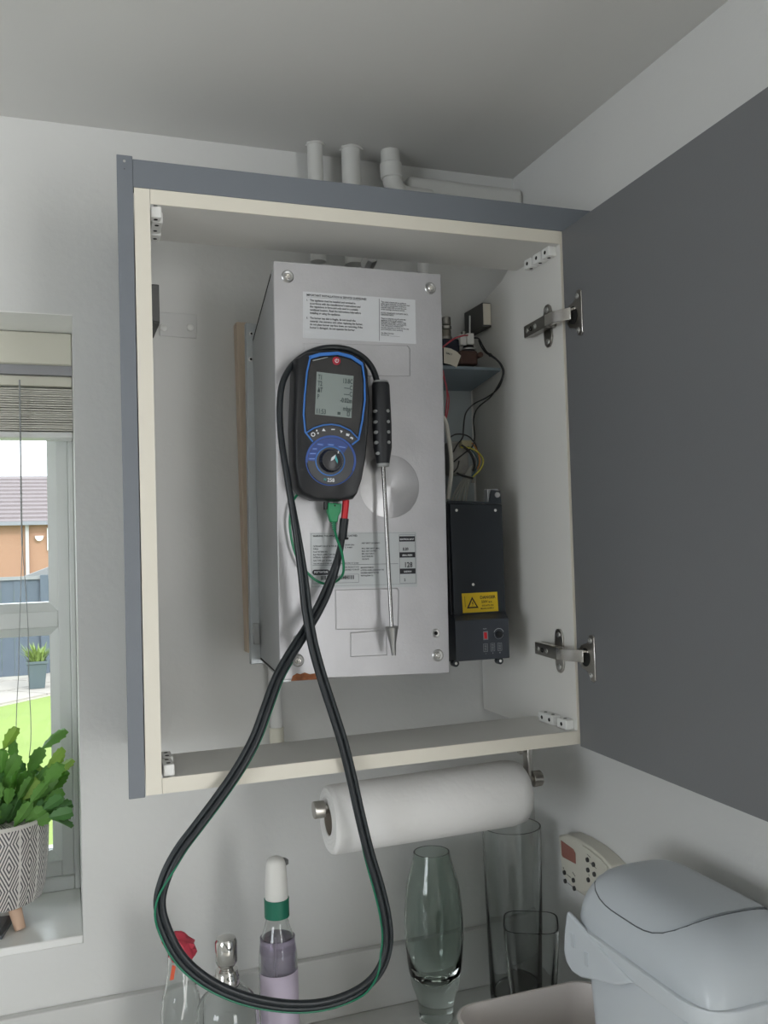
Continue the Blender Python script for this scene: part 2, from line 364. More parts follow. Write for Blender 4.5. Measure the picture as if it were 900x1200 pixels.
path = [(ce - .002, .255, CZ), (ce - .002, .255, .90)] + cat_rom([(ce - .001, .255, .895), (ce + .002, .256, .872), (ce + .018, .26, .858), (ce + .045, .262, .857), (ce + .07, .265, .857)], 5)
MB().tube(path, .0155, 16).build('elbow', M_pp, p)
MB().cyl((ce - .002, .255, .905), (ce - .001, .255, .880), .018, .018).build('socket', M_pp, p, bevel=.002)
MB().box(ce + .03, .674, .262, .299, .845, .893).build('boxing', M_pp, p, bevel=.008, seg=3)
tagp = MB(); 

# ------------------------------------------------------------------ boiler
BY = .06
boi = thing('boiler', 'galvanised steel boiler with a flat silver cover, casing and two stickers', 'boiler', (.30, .15, .10))
tl, trr, br_, blc = at(320, 305, y=BY), at(517, 321, y=BY), at(527, 789, y=BY), at(328, 797, y=BY)
MB().prism([tl, trr, br_, blc], (0, .004, 0)).build('front_cover', M_steel, boi, bevel=.0012)
xl, xr = .5 * (tl.x + blc.x) + .0015, .5 * (trr.x + br_.x) - .003
MB().prism([(xl, .0642, .655), (xl, .0642, .108), (xl, .2, .122), (xl, .2, .592)], (xr - xl, 0, 0)).build('casing', M_side, boi, bevel=.001)
MB().box(xl + .004, xr - .01, .2, .299, .13, .58).build('back_box', M_side, boi)
for (z0, z1, q) in ((.656, .594, 0), (.110, .122, 1)):
    MB().prism([(xl - .0006, .070, z0 - .006 + q * .012), (xl - .0006, .196, z1 - .004 + q * .008), (xl - .0006, .196, z1 - .0062 + q * .008), (xl - .0006, .070, z0 - .0082 + q * .012)], (.001, 0, 0)).build('seam', M_hole, boi)
# rear side rail with holes
rl = MB().prism([at(288, 378, y=.2), at(303, 380, y=.2), at(310, 777, y=.2), at(294, 779, y=.2)], (0, .012, 0)).build('side_rail', mat('rail_zinc', (.50, .53, .55), .35, metal=.7, var=.12, vscale=30), boi, bevel=.001)
for q, r in (((294.5, 391), .0022), ((294, 421), .0026), ((298, 740), .002)):
    c = at(*q, y=.1998); MB().rev(c, (0, -1, 0), [(0, r + .0012), (.0006, r)], 14).build('washer', M_bolt, rl); MB().rev(c + Vector((0, -.0007, 0)), (0, -1, 0), [(0, r * .7), (.0003, r * .7)], 12).build('bolt_hole', M_hole, rl)
MB().prism([at(298.5, 455, y=.199), at(302, 455, y=.199), at(302.5, 476, y=.199), at(298.5, 476, y=.199)], (0, -.004, 0)).build('catch', M_hole, rl)
MB().prism([at(296, 730, y=.199), at(303, 730, y=.199), at(304, 755, y=.199), at(297, 755, y=.199)], (0, -.004, 0)).build('catch', M_side, rl, bevel=.001)
# screws with cup washers on the cover
def cupscrew(px, py, r, dark=False, deep=False):
    c = at(px, py, y=BY)
    o = MB().rev(c, (0, -1, 0), [(-.001, r), (.0004, r), (.0016, r * .82), (.0010, r * .62)], 28).build('cup_washer', mat('washer_grey', (.42, .42, .42), .35, metal=.9) if not deep else M_bolt, boi)
    if deep: MB().rev(c, (0, -1, 0), [(.0003, r * .42), (.0018, r * .40)], 16).build('hole', M_hole, o)
    else: MB().rev(c, (0, -1, 0), [(0, r * .48), (.0030, r * .46), (.0040, r * .34), (.0040, r * .17), (.0022, r * .15)], 20).build('screw', M_chrome, o)
for q in ((337, 324), (504, 338), (513, 768), (349, 774)): cupscrew(*q, .0085)
for q in ((347, 750), (510.5, 742)): cupscrew(*q, .0062, deep=True)
# pressed panels
def pad(pts, name='pressed_panel', dy=.0009, yy=BY):
    P = [at(*q, y=yy) for q in pts]
    n = len(P); c = sum(P, Vector()) / n
    ins = [p + (c - p).normalized() * .0022 for p in P]
    m = MB(); m.loft([[p for p in P], [p + Vector((0, -dy, 0)) for p in ins]], cap=True)
    m.build(name, M_steel, boi, smooth=False)
pad([(355, 402), (478, 405), (481, 409), (481, 441), (355, 441)])
pad([(392, 691), (466, 689), (468, 692), (467, 737), (393, 738)])
pad([(410, 741), (453, 738), (454, 768), (410, 770)])
# round shallow dished pressing
c = at(456.5, 570, y=BY); R0 = .0435
M_dish = mat('spun_dish', (.46, .455, .465), .34, metal=.85, bump=.05, bscale=300)
nt = M_dish.node_tree; bs = nt.nodes['Principled BSDF']; bs.inputs['Anisotropic'].default_value = .85; bs.inputs['Anisotropic Rotation'].default_value = .25
tg = nt.nodes.new('ShaderNodeTangent'); tg.direction_type = 'RADIAL'; tg.axis = 'Y'; nt.links.new(tg.outputs[0], bs.inputs['Tangent'])
dd = bpy.data.objects.new('pressed_disc', None); bpy.data.objects.remove(dd)
mb = MB().rev((0, 0, 0), (0, -1, 0), [(-.0006, R0), (.0005, R0), (.0009, R0 * .96), (.0030, R0 * .55), (.0044, R0 * .25), (.0048, R0 * .02)], 64)
disc = mb.build('pressed_disc', M_dish); disc.parent = boi; disc.location = c - boi.location
# guideline sticker
def sticker(name, quad, yy, m, parent, th=.0003, bev=0):
    P = [at(*q, y=yy) for q in quad]
    return MB().prism(P, (0, -th, 0)).build(name, m, parent, bevel=bev), P
lab, P = sticker('guidelines_label', [(355, 341.5), (486.5, 351.5), (487.5, 403), (355, 396)], BY, M_paper, boi)
right = (P[1] - P[0]); Wd = right.length; right.normalize(); up = (P[0] - P[3]); Hd = up.length; up.normalize()
o0 = P[3] + Vector((0, -.0004, 0))
def lines(ls, u, v, size, gap, xs=.8): return [(s_, u, v - i * gap, size, xs) for i, s_ in enumerate(ls)]
it = [('IMPORTANT INSTALLATION & SERVICE GUIDELINES', .0045, Hd - .0058, .0042, .87)]
it += [('1.', .0045, Hd - .0125, .0034)] + lines(['This appliance must be installed and serviced in', "accordance with the manufacturer's instructions and", 'the regulations in force and only used in a suitably', 'ventilated location. Read the instructions fully before', 'installing or using the appliance.'], .0095, Hd - .0125, .0039, .0043, .86)
it += [('2.', .0045, Hd - .0365, .0034)] + lines(['The burner top skin is fragile, do not touch the', 'material. Use extreme care when replacing the burner,', 'do not place burner top face down on removing, if the', 'burner is damaged, do not operate the burner.'], .0095, Hd - .0365, .0039, .0043, .86)
it += lines(['This outlet is fitted with an appliance', 'safety spark electrode. It is important that', 'the outlet is not blocked, covered or', 'reduced within 300 mm and the ends', 'of the openings checked at service.', '', 'NOTE: STANDARD OUTLETS ONLY,', 'GENUINE PARTS.', '', 'There is a thermal cut-off inside this', 'appliance, if the cut-off operates', 'FAILURE TO COMPLY WITH THIS', 'INSTRUCTION WILL INVALIDATE', 'THE APPLIANCE WARRANTY.', 'It is also important to check the flue seal', 'and combustion when servicing.', '', 'Gas Mark Number', 'Service Tel: ____________'], Wd * .685, Hd - .0072, .0027, .00255, .92)
pr = text_mb(it, o0, right, up)
pr.box(0, 0, 0, 0, 0, 0)
q0 = o0 + right * (Wd * .667) + up * .002
pr.prism([q0, q0 + right * .0005, q0 + right * .0005 + up * (Hd - .004), q0 + up * (Hd - .004)], (0, -.0001, 0))
q0 = o0 + right * .0045 + up * (Hd - .0072)
pr.prism([q0, q0 + right * .0755, q0 + right * .0755 + up * .0002, q0 + up * .0002], (0, -.0001, 0))
pr.build('print', M_ink, lab, smooth=False)
# data plate
dl, P = sticker('data_label', [(363, 624), (488, 623), (489, 688), (364, 689)], BY, mat('silver_sticker', (.43, .45, .46), .4, metal=.2), boi)
right = (P[1] - P[0]); Wd = right.length; right.normalize(); up = (P[0] - P[3]); Hd = up.length; up.normalize(); o0 = P[3] + Vector((0, -.0004, 0))
it = [('WARNING: THIS APPLIANCE MUST BE EARTHED', .004, Hd - .0060, .0036, .8)]
it += lines(['CATEGORY II 2H 3P  IN THE UK', 'TYPE B', 'FLUE PATTERN NO', 'ELECTRICAL SUPPLY 230V 50Hz', 'INTERNAL FUSE RATING 3A'], .004, Hd - .0195, .0029, .0037, .8)
it += lines(['GAS TYPE G20  20 mbar'], .004, Hd - .0385, .0031, .0036, .8)
it += [('THIS APPLIANCE IS FOR USE WITH NATURAL GAS ONLY AT 20 mbar', .004, Hd - .0425, .0026, .8)]
it += lines(['230/240V 50Hz', '5.1 W MAX'], .048, Hd - .018, .0027, .0035, .8)
it += lines(['HEAT INPUT (GROSS/NET)', '', 'MAX. HEAT INPUT  (MIN.)', 'MAX. HEAT OUTPUT', 'MIN. HEAT INPUT', 'INLET PRESSURE', 'GAS RATE'], .072, Hd - .016, .0028, .0036, .8)
it += lines(['MANUFACTURED IN', '& TESTED UNDER LICENCE FOR THE', 'EUROPEAN MARKET BY THE', 'Wall Hung Boiler Co.'], .070, Hd - .049, .0028, .0036, .72)
it += lines(['THIS PRODUCT IS CE', 'CERTIFIED TO EN 297'], .047, Hd - .048, .0027, .0035, .8)
RB = Wd - .026
it += [('128', RB + .0065, Hd * .335, .0098, .85), ('8.89', RB + .0050, Hd * .645, .0062, .8), ('2', RB + .006, Hd * .075, .0050), ('00 45 0083', .043, Hd - .0615, .0025, .8)]
pr = text_mb(it, o0, right, up)
def rect(mb, u0, v0, u1, v1, th=.0001):
    q = [o0 + right * u0 + up * v0, o0 + right * u1 + up * v0, o0 + right * u1 + up * v1, o0 + right * u0 + up * v1]; mb.prism(q, (0, -th, 0))
def frame(mb, u0, v0, u1, v1, t=.0003):
    rect(mb, u0, v0, u1, v0 + t); rect(mb, u0, v1 - t, u1, v1); rect(mb, u0, v0, u0 + t, v1); rect(mb, u1 - t, v0, u1, v1)
frame(pr, .0015, .0015, Wd - .0015, Hd - .0015, .0002)
frame(pr, RB, .0025, Wd - .0025, Hd - .004)
for v in (.815, .515, .21): rect(pr, RB, Hd * v, Wd - .0025, Hd * (v + .10))
frame(pr, .003, .0055, .067, .0170); rect(pr, .003, Hd - .0440, RB - .002, Hd - .0436)
u = .014
while u < .060:
    wb = random.choice((.0004, .0008, .0012)); rect(pr, u, .0102, u + wb, .0155); u += wb + random.choice((.0004, .0007, .0009))
# pill with maker's word
cx = .0145; ch = .0035
pts = [o0 + right * (cx + (.0085 if math.cos(a) > 0 else -.0085) + ch * math.cos(a)) + up * (.0205 + ch * math.sin(a)) for a in [2 * PI * (i + .5) / 20 for i in range(20)]]
pr.prism(pts, (0, -.0001, 0))
pr.build('print', M_ink, dl, smooth=False)
wt_ = text_mb([('POTTERTON', cx, .0192, .0040, .8, 'CENTER'), ('ELECTRICAL INPUT', RB + .0116, Hd * .845, .0030, .8, 'CENTER'), ('SERIAL PREFIX', RB + .0116, Hd * .545, .0030, .8, 'CENTER'), ('CASE RUN', RB + .0116, Hd * .24, .0030, .8, 'CENTER')], o0, right, up, thick=.0003)
wt_.build('reversed_print', M_whiteink, dl, smooth=False)
# rust along the lower edge
rp = [(341, 798), (343, 792), (348, 789), (352, 790), (357, 788), (363, 790), (369, 789), (373, 792), (373, 796)]
P = [at(*q, y=BY) for q in rp]
M_rust = mat('rust', (.24, .085, .035), .8, var=.8, vscale=90, bump=.6, bscale=200)
MB().prism(P, (0, -.0005, 0)).build('rust_patch', M_rust, boi)
# fittings above the casing
for (q, r, nm) in (((435, 302), .011, 'compression_nut'),):
    c = at(*q, y=.17)
    MB().rev(c + Vector((0, 0, .0)), (0, -1, .3), [(-.02, r), (0, r), (.003, r * .85), (.003, r * .5), (-.004, r * .4)], 8).build(nm, M_bolt, boi)
    MB().cyl(c + Vector((0, .02, .0)), (c.x, .19, .595), .0085).build('copper_stub', M_bolt, boi)
for (x, r) in ((.452, .0085),):
    MB().cyl((.405, .22, .59), (.405, .22, .70), .006).build('flue_pipe', M_carc, boi)
wp = MB().cyl(at(496, 322, y=.25) + Vector((0, 0, -.06)), at(496, 300, y=.25) + Vector((0, 0, .045)), .0095).build('pipe', mat('white_pipe', (.78, .78, .77), .4))
tag(wp, 'white vertical pipe rising behind the top right corner of the boiler', 'pipe', 'white pipes around the boiler')

# ------------------------------------------------------------------ black control box
cb = thing('control_box', 'black metal boiler control box with yellow danger sticker beside the cover', 'control box', (.495, .2, .11))
Y0 = .12
M_cbside = mat('box_side', (.02, .023, .028), .5)
MB().prism([at(527, 590, y=Y0), at(588.5, 591, y=Y0), at(594, 745, y=Y0), at(533, 748, y=Y0)], (0, .175, 0)).build('upper_cover', M_black, cb, bevel=.0015)
MB().prism([at(523.5, 588, y=.126), at(529, 588, y=.126), at(535, 772, y=.126), at(530, 776, y=.126)], (0, .165, 0)).build('side_plate', M_cbside, cb)
MB().prism([at(525, 586.5, y=.118), at(573, 588, y=.118), at(576, 574, y=.118), at(586.5, 575, y=.118), at(588, 590.5, y=.118), at(525, 590, y=.118)], (0, .003, 0)).build('top_flange', M_black, cb, bevel=.0005)
MB().prism([at(571, 573, y=.125), at(584, 573, y=.125), at(586, 592, y=.125), at(572, 592, y=.125)], (0, .012, 0)).build('top_lug', M_side, cb, bevel=.001)
c = at(582.5, 580, y=.118); MB().rev(c, (0, -1, 0), [(0, .0042), (.002, .004), (.0024, .0015)], 14).build('bolt', M_bolt, cb)
# lower cover: sloping shoulder then face
yb, yf = .118, .100
TL_, TR_ = at(531, 721, y=yb), at(593, 717.5, y=yb); SL, SR = at(533, 728, y=yf), at(596, 724.5, y=yf); BL_, BR_ = at(534.5, 775.5, y=yf), at(597.5, 771, y=yf)
E_ = Vector((0, .19, 0))
m = MB(); bk = .29
m.add([TL_, TR_, SL, SR, BL_, BR_, (TL_.x, bk, TL_.z), (TR_.x, bk, TR_.z), (BL_.x, bk, BL_.z), (BR_.x, bk, BR_.z)],
      [(0, 1, 3, 2), (2, 3, 5, 4), (0, 6, 7, 1), (4, 5, 9, 8), (0, 2, 4, 8, 6), (1, 7, 9, 5, 3), (6, 8, 9, 7)])
lc = m.build('lower_cover', M_bplas, cb, bevel=.001)
for q in ((535, 598), (580.5, 598), (554.5, 685)):
    MB().rev(at(*q, y=Y0), (0, -1, 0), [(0, .0022), (.0008, .0019), (.0014, .0008)], 12).build('rivet', M_white, cb)
for q in ((534.5, 777.5), (586.5, 774.5)):
    c = at(*q, y=.105)
    o = MB().rev(c, (0, 1, 0), [(0, .0052), (.01, .0052)], 18).build('foot_lug', M_black, cb, bevel=.0006)
    MB().rev(c + Vector((0, -.0003, 0)), (0, 1, 0), [(0, .0021), (.0004, .0021)], 12).build('lug_hole', M_white, o)
wl, P = sticker('warning_label', [(541, 695.5), (582.5, 693.5), (584, 716), (542.5, 718.5)], Y0, M_yellow, cb, bev=0)
right = (P[1] - P[0]); Wd = right.length; right.normalize(); up = (P[0] - P[3]); Hd = up.length; up.normalize(); o0 = P[3] + Vector((0, -.0004, 0))
pr = text_mb([('DANGER', Wd * .50, Hd * .68, .0062, 1.02), ('230V a.c.', Wd * .53, Hd * .47, .0050, 1), ('ISOLATE ON', Wd * .54, Hd * .29, .0034, 1), ('MAINS SUPPLY', Wd * .50, Hd * .14, .0034, 1)], o0, right, up)
def tri(mb, cx, cy, s_, th): mb.prism([o0 + right * (cx - s_ * .58) + up * (cy - s_ * .45) + Vector((0, -th, 0)), o0 + right * (cx + s_ * .58) + up * (cy - s_ * .45) + Vector((0, -th, 0)), o0 + right * cx + up * (cy + s_ * .58) + Vector((0, -th, 0))], (0, -.0001, 0))
tri(pr, Wd * .28, Hd * .48, .0165, 0)
pr.prism([o0 + right * (Wd * .07) + up * (Hd * .3), o0 + right * (Wd * .08) + up * (Hd * .3), o0 + right * (Wd * .08) + up * (Hd * .85), o0 + right * (Wd * .07) + up * (Hd * .85)], (0, -.0001, 0))
pr.build('print', M_ink, wl, smooth=False)
m = MB(); tri(m, Wd * .28, Hd * .46, .0105, .0002); m.build('triangle_field', M_yellow, wl, smooth=False)
zx, zy = Wd * .28, Hd * .45
m = MB(); m.prism([o0 + right * (zx + a) + up * (zy + b_) + Vector((0, -.0004, 0)) for a, b_ in ((.0012, .0052), (-.0014, .0002), (.0002, .0004), (-.0006, -.0042), (.0016, .0014), (.0002, .0012))], (0, -.0001, 0)); m.build('lightning_bolt', M_ink, wl, smooth=False)
# switch, dial, lamps
m = MB(); m.prism([at(566, 740, y=yf), at(571.5, 739.5, y=yf), at(572, 749.5, y=yf), at(566.5, 750, y=yf)], (0, -.0006, 0)); sw = m.build('switch', mat('bezel_grey', (.25, .26, .28), .4), lc)
sw2 = MB(); sw2.prism([at(567, 741, y=yf - .0006), at(570.5, 741, y=yf - .0006), at(571, 748.5, y=yf - .0006), at(567.5, 748.5, y=yf - .0006)], (0, -.0003, 0)); sw2.prism([at(567, 743, y=yf - .001), at(570, 744, y=yf - .001), at(569.5, 747, y=yf - .001), at(567.5, 747, y=yf - .001)], (0, -.0003, 0)); sw2.build('switch_rocker', M_red, lc)
c = at(584.5, 743, y=yf)
MB().rev(c, (0, -1, 0), [(0, .0050), (.004, .0042), (.0045, .003)], 24).build('dial', M_rub, lc)
m = MB()
for (a0, a1, rr) in ((20, 160, .0078), (170, 350, .0070)):
    n = 14
    for i in range(n):
        A, B_ = math.radians(a0 + (a1 - a0) * i / n), math.radians(a0 + (a1 - a0) * (i + 1) / n)
        wd = .0009 if a0 == 20 else .0003
        m.prism([c + Vector((rr * math.cos(A), -.0001, rr * math.sin(A))), c + Vector(((rr + wd) * math.cos(A), -.0001, (rr + wd) * math.sin(A))), c + Vector(((rr + wd) * math.cos(B_), -.0001, (rr + wd) * math.sin(B_))), c + Vector((rr * math.cos(B_), -.0001, rr * math.sin(B_)))], (0, -.0002, 0))
o0 = at(566, 738, y=yf) + Vector((0, -.0002, 0)); right = Vector((1, 0, 0)); up = Vector((0, 0, 1))
text_mb([('MAIN', 0, 0.0004, .0024)], o0, right, up, m)
for k, px in enumerate((569, 577.3, 585.6)):
    q = at(px, 759 - k * .6, y=yf); o0 = q + Vector((0, -.0002, 0))
    frame(m, -.0034, -.0058, .0034, .0058, .0004)
    for hh in range(5): rect(m, -.0018, -.0038 + hh * .0018, .0018, -.0033 + hh * .0018)
    text_mb([(['I', 'II', 'III'][k], 0, -.0095, .0026, 1, 'CENTER')], o0, right, up, m)
m.build('print', mat('grey_ink', (.36, .38, .40), .6), lc, smooth=False)

# ------------------------------------------------------------------ metal bracket shelf and gas valve
bs_ = thing('bracket_shelf', 'small blue-grey metal bracket shelf behind the cover, holding the valve', 'shelf', (.52, .25, .56))
MB().prism([(.425, .19, .5625), (.581, .19, .5625), (.581, .19, .558), (.425, .19, .558)], (0, .105, 0)).build('ledge', M_bluegrey, bs_)
MB().prism([(.425, .192, .558), (.581, .192, .558), (.573, .296, .540), (.425, .296, .540)], (0, .0, .002)).build('underside', M_bluegrey, bs_)
MB().box(.425, .5735, .288, .299, .346, .541).build('back_plate', mat('backplate_grey', (.34, .38, .40), .45, var=.1), bs_)
gv = thing('gas_valve', 'brown and black gas valve with white plugs on the bracket shelf', 'valve', (.53, .23, .5625))
YV = .215
def bx(px0, py0, px1, py1, y, d, name, m, bev=.001, par=None):
    a, c_ = at(px0, py1, y=y), at(px1, py0, y=y)
    return MB().box(a.x, c_.x, y, y + d, a.z, c_.z).build(name, m, par or gv, bevel=bev)
M_brown = mat('brown_brass', (.10, .055, .045), .4, metal=.3, var=.3, vscale=50)
o = bx(539.5, 411, 560, 427, YV, .05, 'valve_body', M_brown, .003)
MB().rev(at(562, 416, y=YV), (0, 1, 0), [(-.004, .0045), (.012, .0045)], 14).build('side_screw', M_brown, o)
MB().rev(at(549, 412, y=.235), (0, 0, 1), [(-.002, .011), (.004, .011), (.007, .009), (.012, .008)], 20).build('collar', mat('collar_dark', (.05, .05, .055), .4, metal=.6), gv)
MB().rev(at(549.5, 409.5, y=.233), (0, 0, 1), [(-.001, .0115), (.001, .0115)], 20).build('clip_ring', M_bolt, gv)
bx(548, 390.5, 555.5, 403, .222, .012, 'white_plug', M_white, .001); bx(540, 392, 547, 404, .228, .012, 'white_plug', M_white, .001)
bx(520, 397, 539, 425, .235, .04, 'black_coil', mat('dark_blue_coil', (.02, .025, .045), .5), .003)
for (py0, py1, r) in ((372, 381, .0075), (382, 386, .009), (387, 395, .008), (395, 403, .010)):
    a = at(523, py1, y=.25); t = at(523, py0, y=.25)
    MB().rev(a, (0, 0, 1), [(0, r), (t.z - a.z, r)], 6 if py0 == 382 else 18).build('pipe_union', M_dchrome if py0 != 387 else mat('dull_brass', (.22, .20, .17), .4, metal=.8), gv, bevel=.0008)
MB().cyl(at(550.5, 392, y=.24), at(550.5, 370, y=.24), .0013, n=10).build('thin_tube', M_white, gv)
MB().rev(at(543, 391, y=.24), (0, 0, 1), [(-.002, .004), (.003, .0045), (.0045, .002)], 12).build('cap', M_dchrome, gv)
tgp = [at(520, 407, y=.19), at(528, 408.5, y=.19), at(535, 412, y=.188), at(540, 417, y=.187), (at(535, 430.5, y=.186)), at(528, 427.5, y=.188), at(520, 425.5, y=.19)]
tp = MB().prism(tgp, (0, -.0006, 0)).build('paper_tag', mat('tag_paper', (.62, .58, .50), .7), gv)
pp = text_mb([('GAS 20', 0, .006, .004), ('V 4 B', .003, 0, .004)], at(521.5, 419, y=.1893), (1, 0, -.2), (.2, 0, 1), thick=.0009); pp.build('print', M_ink, tp, smooth=False)

def wire(name, pts, r, m, label=None, group=None, cat='wire', parent=None):
    P = cat_rom([at(q[0], q[1], y=q[2] if len(q) > 2 else .2) for q in pts], 6)
    o = MB().tube(P, r, 8).build(name, m, parent)
    if label: tag(o, label, cat, group)
    return o
M_wred = mat('wire_red', (.42, .06, .08), .5); M_wblk = mat('wire_black', (.012, .012, .014), .45); M_wyel = mat('wire_yellow', (.55, .50, .07), .45); M_wgry = mat('wire_grey', (.30, .30, .27), .5); M_wht = mat('cable_white', (.72, .69, .63), .45); M_wor = mat('wire_orange', (.50, .20, .03), .5)
G = 'loose wires right of the boiler cover'
wire('wire', [(519, 407, .19), (525, 402), (533, 396.5), (542, 393.5), (548, 393, .22)], .0013, M_wred, 'red wire running into the white plug on the valve', G)
wire('wire', [(519, 440), (523, 452), (524, 465), (523, 478), (521.5, 492)], .0012, M_wred, 'red wire hanging below the bracket shelf close to the cover edge', G)
wire('wire', [(519, 432), (522, 450), (526, 466), (525, 480), (522, 494)], .0010, M_wred, 'thinner red wire beside the first, touching the cable tie', G)
b1 = wire('wire', [(556, 396, .215), (561, 397, .20), (565, 404, .19), (570, 412, .18), (574, 415, .175), (582, 421, .17), (588, 428, .165), (590.5, 436, .165), (588, 447, .17), (582, 457, .18), (570, 466, .19), (556, 473), (547, 482), (544, 492), (543, 505), (542, 513), (536, 521), (531, 530)], .0012, M_wblk, 'black wire looping over the bracket shelf edge from the valve plug', G)
b2 = wire('wire', [(561, 399, .205), (564, 406, .195), (569, 413, .185), (575, 417, .178), (584, 424, .172), (589, 434, .168), (588, 443, .172), (582, 455, .185), (574, 466, .195), (564, 474), (558, 481), (555, 492, .21), (556, 512, .2), (553, 524), (543, 532), (532, 541)], .0012, M_wblk, 'second black wire hanging beside the first, ending lower in the bundle', G)
for q in ((574.5, 416, .177),): MB().rev(at(q[0], q[1], y=q[2]), (.6, 0, -.6), [(-.002, .0028), (.002, .0028)], 10).build('cable_tie', M_wblk, b1)
wire('cable', [(519, 488), (523, 497), (525.5, 512), (528, 530), (529, 547), (528, 562), (525, 585)], .0036, M_wht, 'thick white cable dropping behind the boiler cover into the black box', G, 'cable')
wire('wire', [(528, 512), (534, 509), (542, 509), (550, 512), (556, 519), (559, 526)], .0012, M_wblk, 'black wire arching over the top of the wire bundle', G)
wire('wire', [(540, 524), (550, 525), (559, 529), (565, 536), (566, 543), (562, 551), (554, 559)], .0014, M_wyel, 'yellow wire bowing out on the right of the bundle', G)
wire('wire', [(553, 519), (557, 524), (561, 533), (562, 542), (559, 550)], .0011, M_wor, 'orange wire inside the curve of the yellow one', G)
wire('wire', [(541, 522), (549, 528), (554, 536), (556, 545), (555, 552)], .0022, M_wblk, 'heavy black wire curving down the middle of the bundle', G)
wire('wire', [(548, 523, .205), (555, 530, .205), (560, 540, .205), (558, 550, .2), (553, 558)], .0011, mat('wire_teal', (.04, .12, .16), .5), 'dark teal wire lying between the black and orange wires', G)
wire('wire', [(538, 540), (536, 548), (531, 554)], .0012, M_wblk, 'short black wire stub left of the grey wires', G)
GL = ['leftmost pale grey wire of the bunch going into the black box', 'pale grey wire second from the left in the bunch', 'middle pale grey wire of the bunch', 'pale grey wire second from the right in the bunch', 'rightmost pale grey wire of the bunch, looped up high']
for k in range(5):
    wire('wire', [(529 + k * 4.2, 588, .2), (535 + k * 3.2, 574), (544 + k * 1.6, 560), (548 + k * .8, 552 - k, .2), (552 + k * .6, 549.5 - k, .202), (555 + k * .3, 553, .205), (553 + k * .5, 566, .208)], .0017, M_wgry, GL[k], G)
wire('cable_tie', [(535, 554, .196), (541, 557, .194), (548, 559, .194), (554, 560.5, .196)], .0018, M_wblk, 'black cable tie cinching the wires above the black box', None, 'cable tie')
tb = bx(530, 517, 549, 556, .225, .03, 'junction_block', mat('block_grey', (.32, .31, .29), .6, var=.4, vscale=60), .003); tag(tb, '', ''); del tb['label'], tb['category']
fl = bx(541, 516, 553, 524, .215, .01, 'connector', mat('connector_cream', (.50, .45, .28), .6), .001)

# ------------------------------------------------------------------ analyser
an = thing('flue_gas_analyser', 'black handheld gas analyser with blue trim and lit screen on the boiler cover', 'meter', at(386, 500, y=.04))
def zt(a, b_): return (320 + a / 5.456, 390 + b_ / 5.456)
YF = .018
body = [(150, 160), (215, 122), (320, 104), (425, 104), (520, 128), (590, 168), (612, 230), (625, 420), (618, 600), (600, 800), (575, 940), (545, 1030), (520, 1062), (430, 1075), (275, 1070), (190, 1030), (158, 985), (138, 850), (132, 600), (140, 380)]
P = [at(*zt(*q), y=YF) for q in body]
cc = sum(P, Vector()) / len(P)
def sc(P, s_, y): return [Vector((cc.x + (p.x - cc.x) * s_, y, cc.z + (p.z - cc.z) * (1 - (1 - s_) * .55))) for p in P]
m = MB(); m.loft([sc(P, .93, .0555), sc(P, .99, .050), sc(P, 1.0, .035), sc(P, 1.0, .026), sc(P, .965, .0195), sc(P, .93, YF)])
M_an = mat('analyser_rubber', (.012, .013, .016), .42, bump=.08, bscale=400)
m.build('body', M_an, an)
bz = [(233, 158), (300, 138), (415, 130), (500, 152), (572, 200), (582, 320), (580, 430), (568, 560), (545, 680), (505, 718)]
def pathz(L, y): return [at(*zt(*q), y=y) for q in L]
def ribbon(L, wid, y, name, m_, closed=False, d=.0016, par=None):
    P_ = pathz(L, y); n = len(P_); mb = MB(); secs = []
    for i in range(n):
        a, c_ = P_[(i - 1) % n if closed else max(i - 1, 0)], P_[(i + 1) % n if closed else min(i + 1, n - 1)]
        t = (c_ - a).normalized(); nn = Vector((-t.z, 0, t.x)); wv = (wid[i] if isinstance(wid, list) else wid) / 2
        secs.append([P_[i] + nn * wv, P_[i] - nn * wv, P_[i] - nn * wv + Vector((0, d, 0)), P_[i] + nn * wv + Vector((0, d, 0))])
    if closed: secs.append(secs[0])
    mb.loft(secs, cap=not closed)
    return mb.build(name, m_, par or an, bevel=.0003)
YB = YF - .0012
ribbon([(233, 158), (300, 138), (415, 130), (500, 152), (572, 200)], [.0045, .0045, .0042, .0045, .0045], YB, 'blue_trim', M_blue)
ribbon([(240, 150), (218, 250), (203, 400), (196, 520), (207, 635), (255, 697)], .0021, YB, 'blue_trim', M_blue)
ribbon([(572, 196), (586, 300), (588, 430), (572, 560), (548, 682), (505, 716)], .0023, YB, 'blue_trim', M_blue)
ribbon([(212, 640), (262, 608), (320, 590), (375, 585), (430, 594), (495, 625), (548, 680)], .0018, YB, 'blue_trim', M_blue)
# face plate
MB().prism(pathz([(245, 180), (320, 160), (415, 152), (495, 172), (562, 215), (574, 330), (572, 440), (556, 560), (538, 655), (490, 610), (430, 580), (375, 571), (320, 576), (260, 595), (218, 625), (206, 520), (214, 400), (228, 250)], YF - .0006), (0, .0006, 0)).build('face_plate', mat('gloss_black', (.008, .008, .01), .12), an)
scr = MB().prism(pathz([(279, 249), (515, 276), (501, 545), (268, 521)], YF - .0008), (0, .0004, 0)).build('screen', M_lcd, an)
S = pathz([(279, 249), (515, 276), (501, 545), (268, 521)], YF - .0011)
right = (S[1] - S[0]); Ws = right.length; right.normalize(); up = (S[0] - S[3]); Hs = up.length; up.normalize(); o0 = S[3]
z_ = .0088
rows = [(.86, 'T1', '13.8C'), (.71, 'T2', '----C'), (.56, '\u0394T', '----C'), (.40, 'P', '-0.02m'), (.20, '', 'mbar')]
it = []
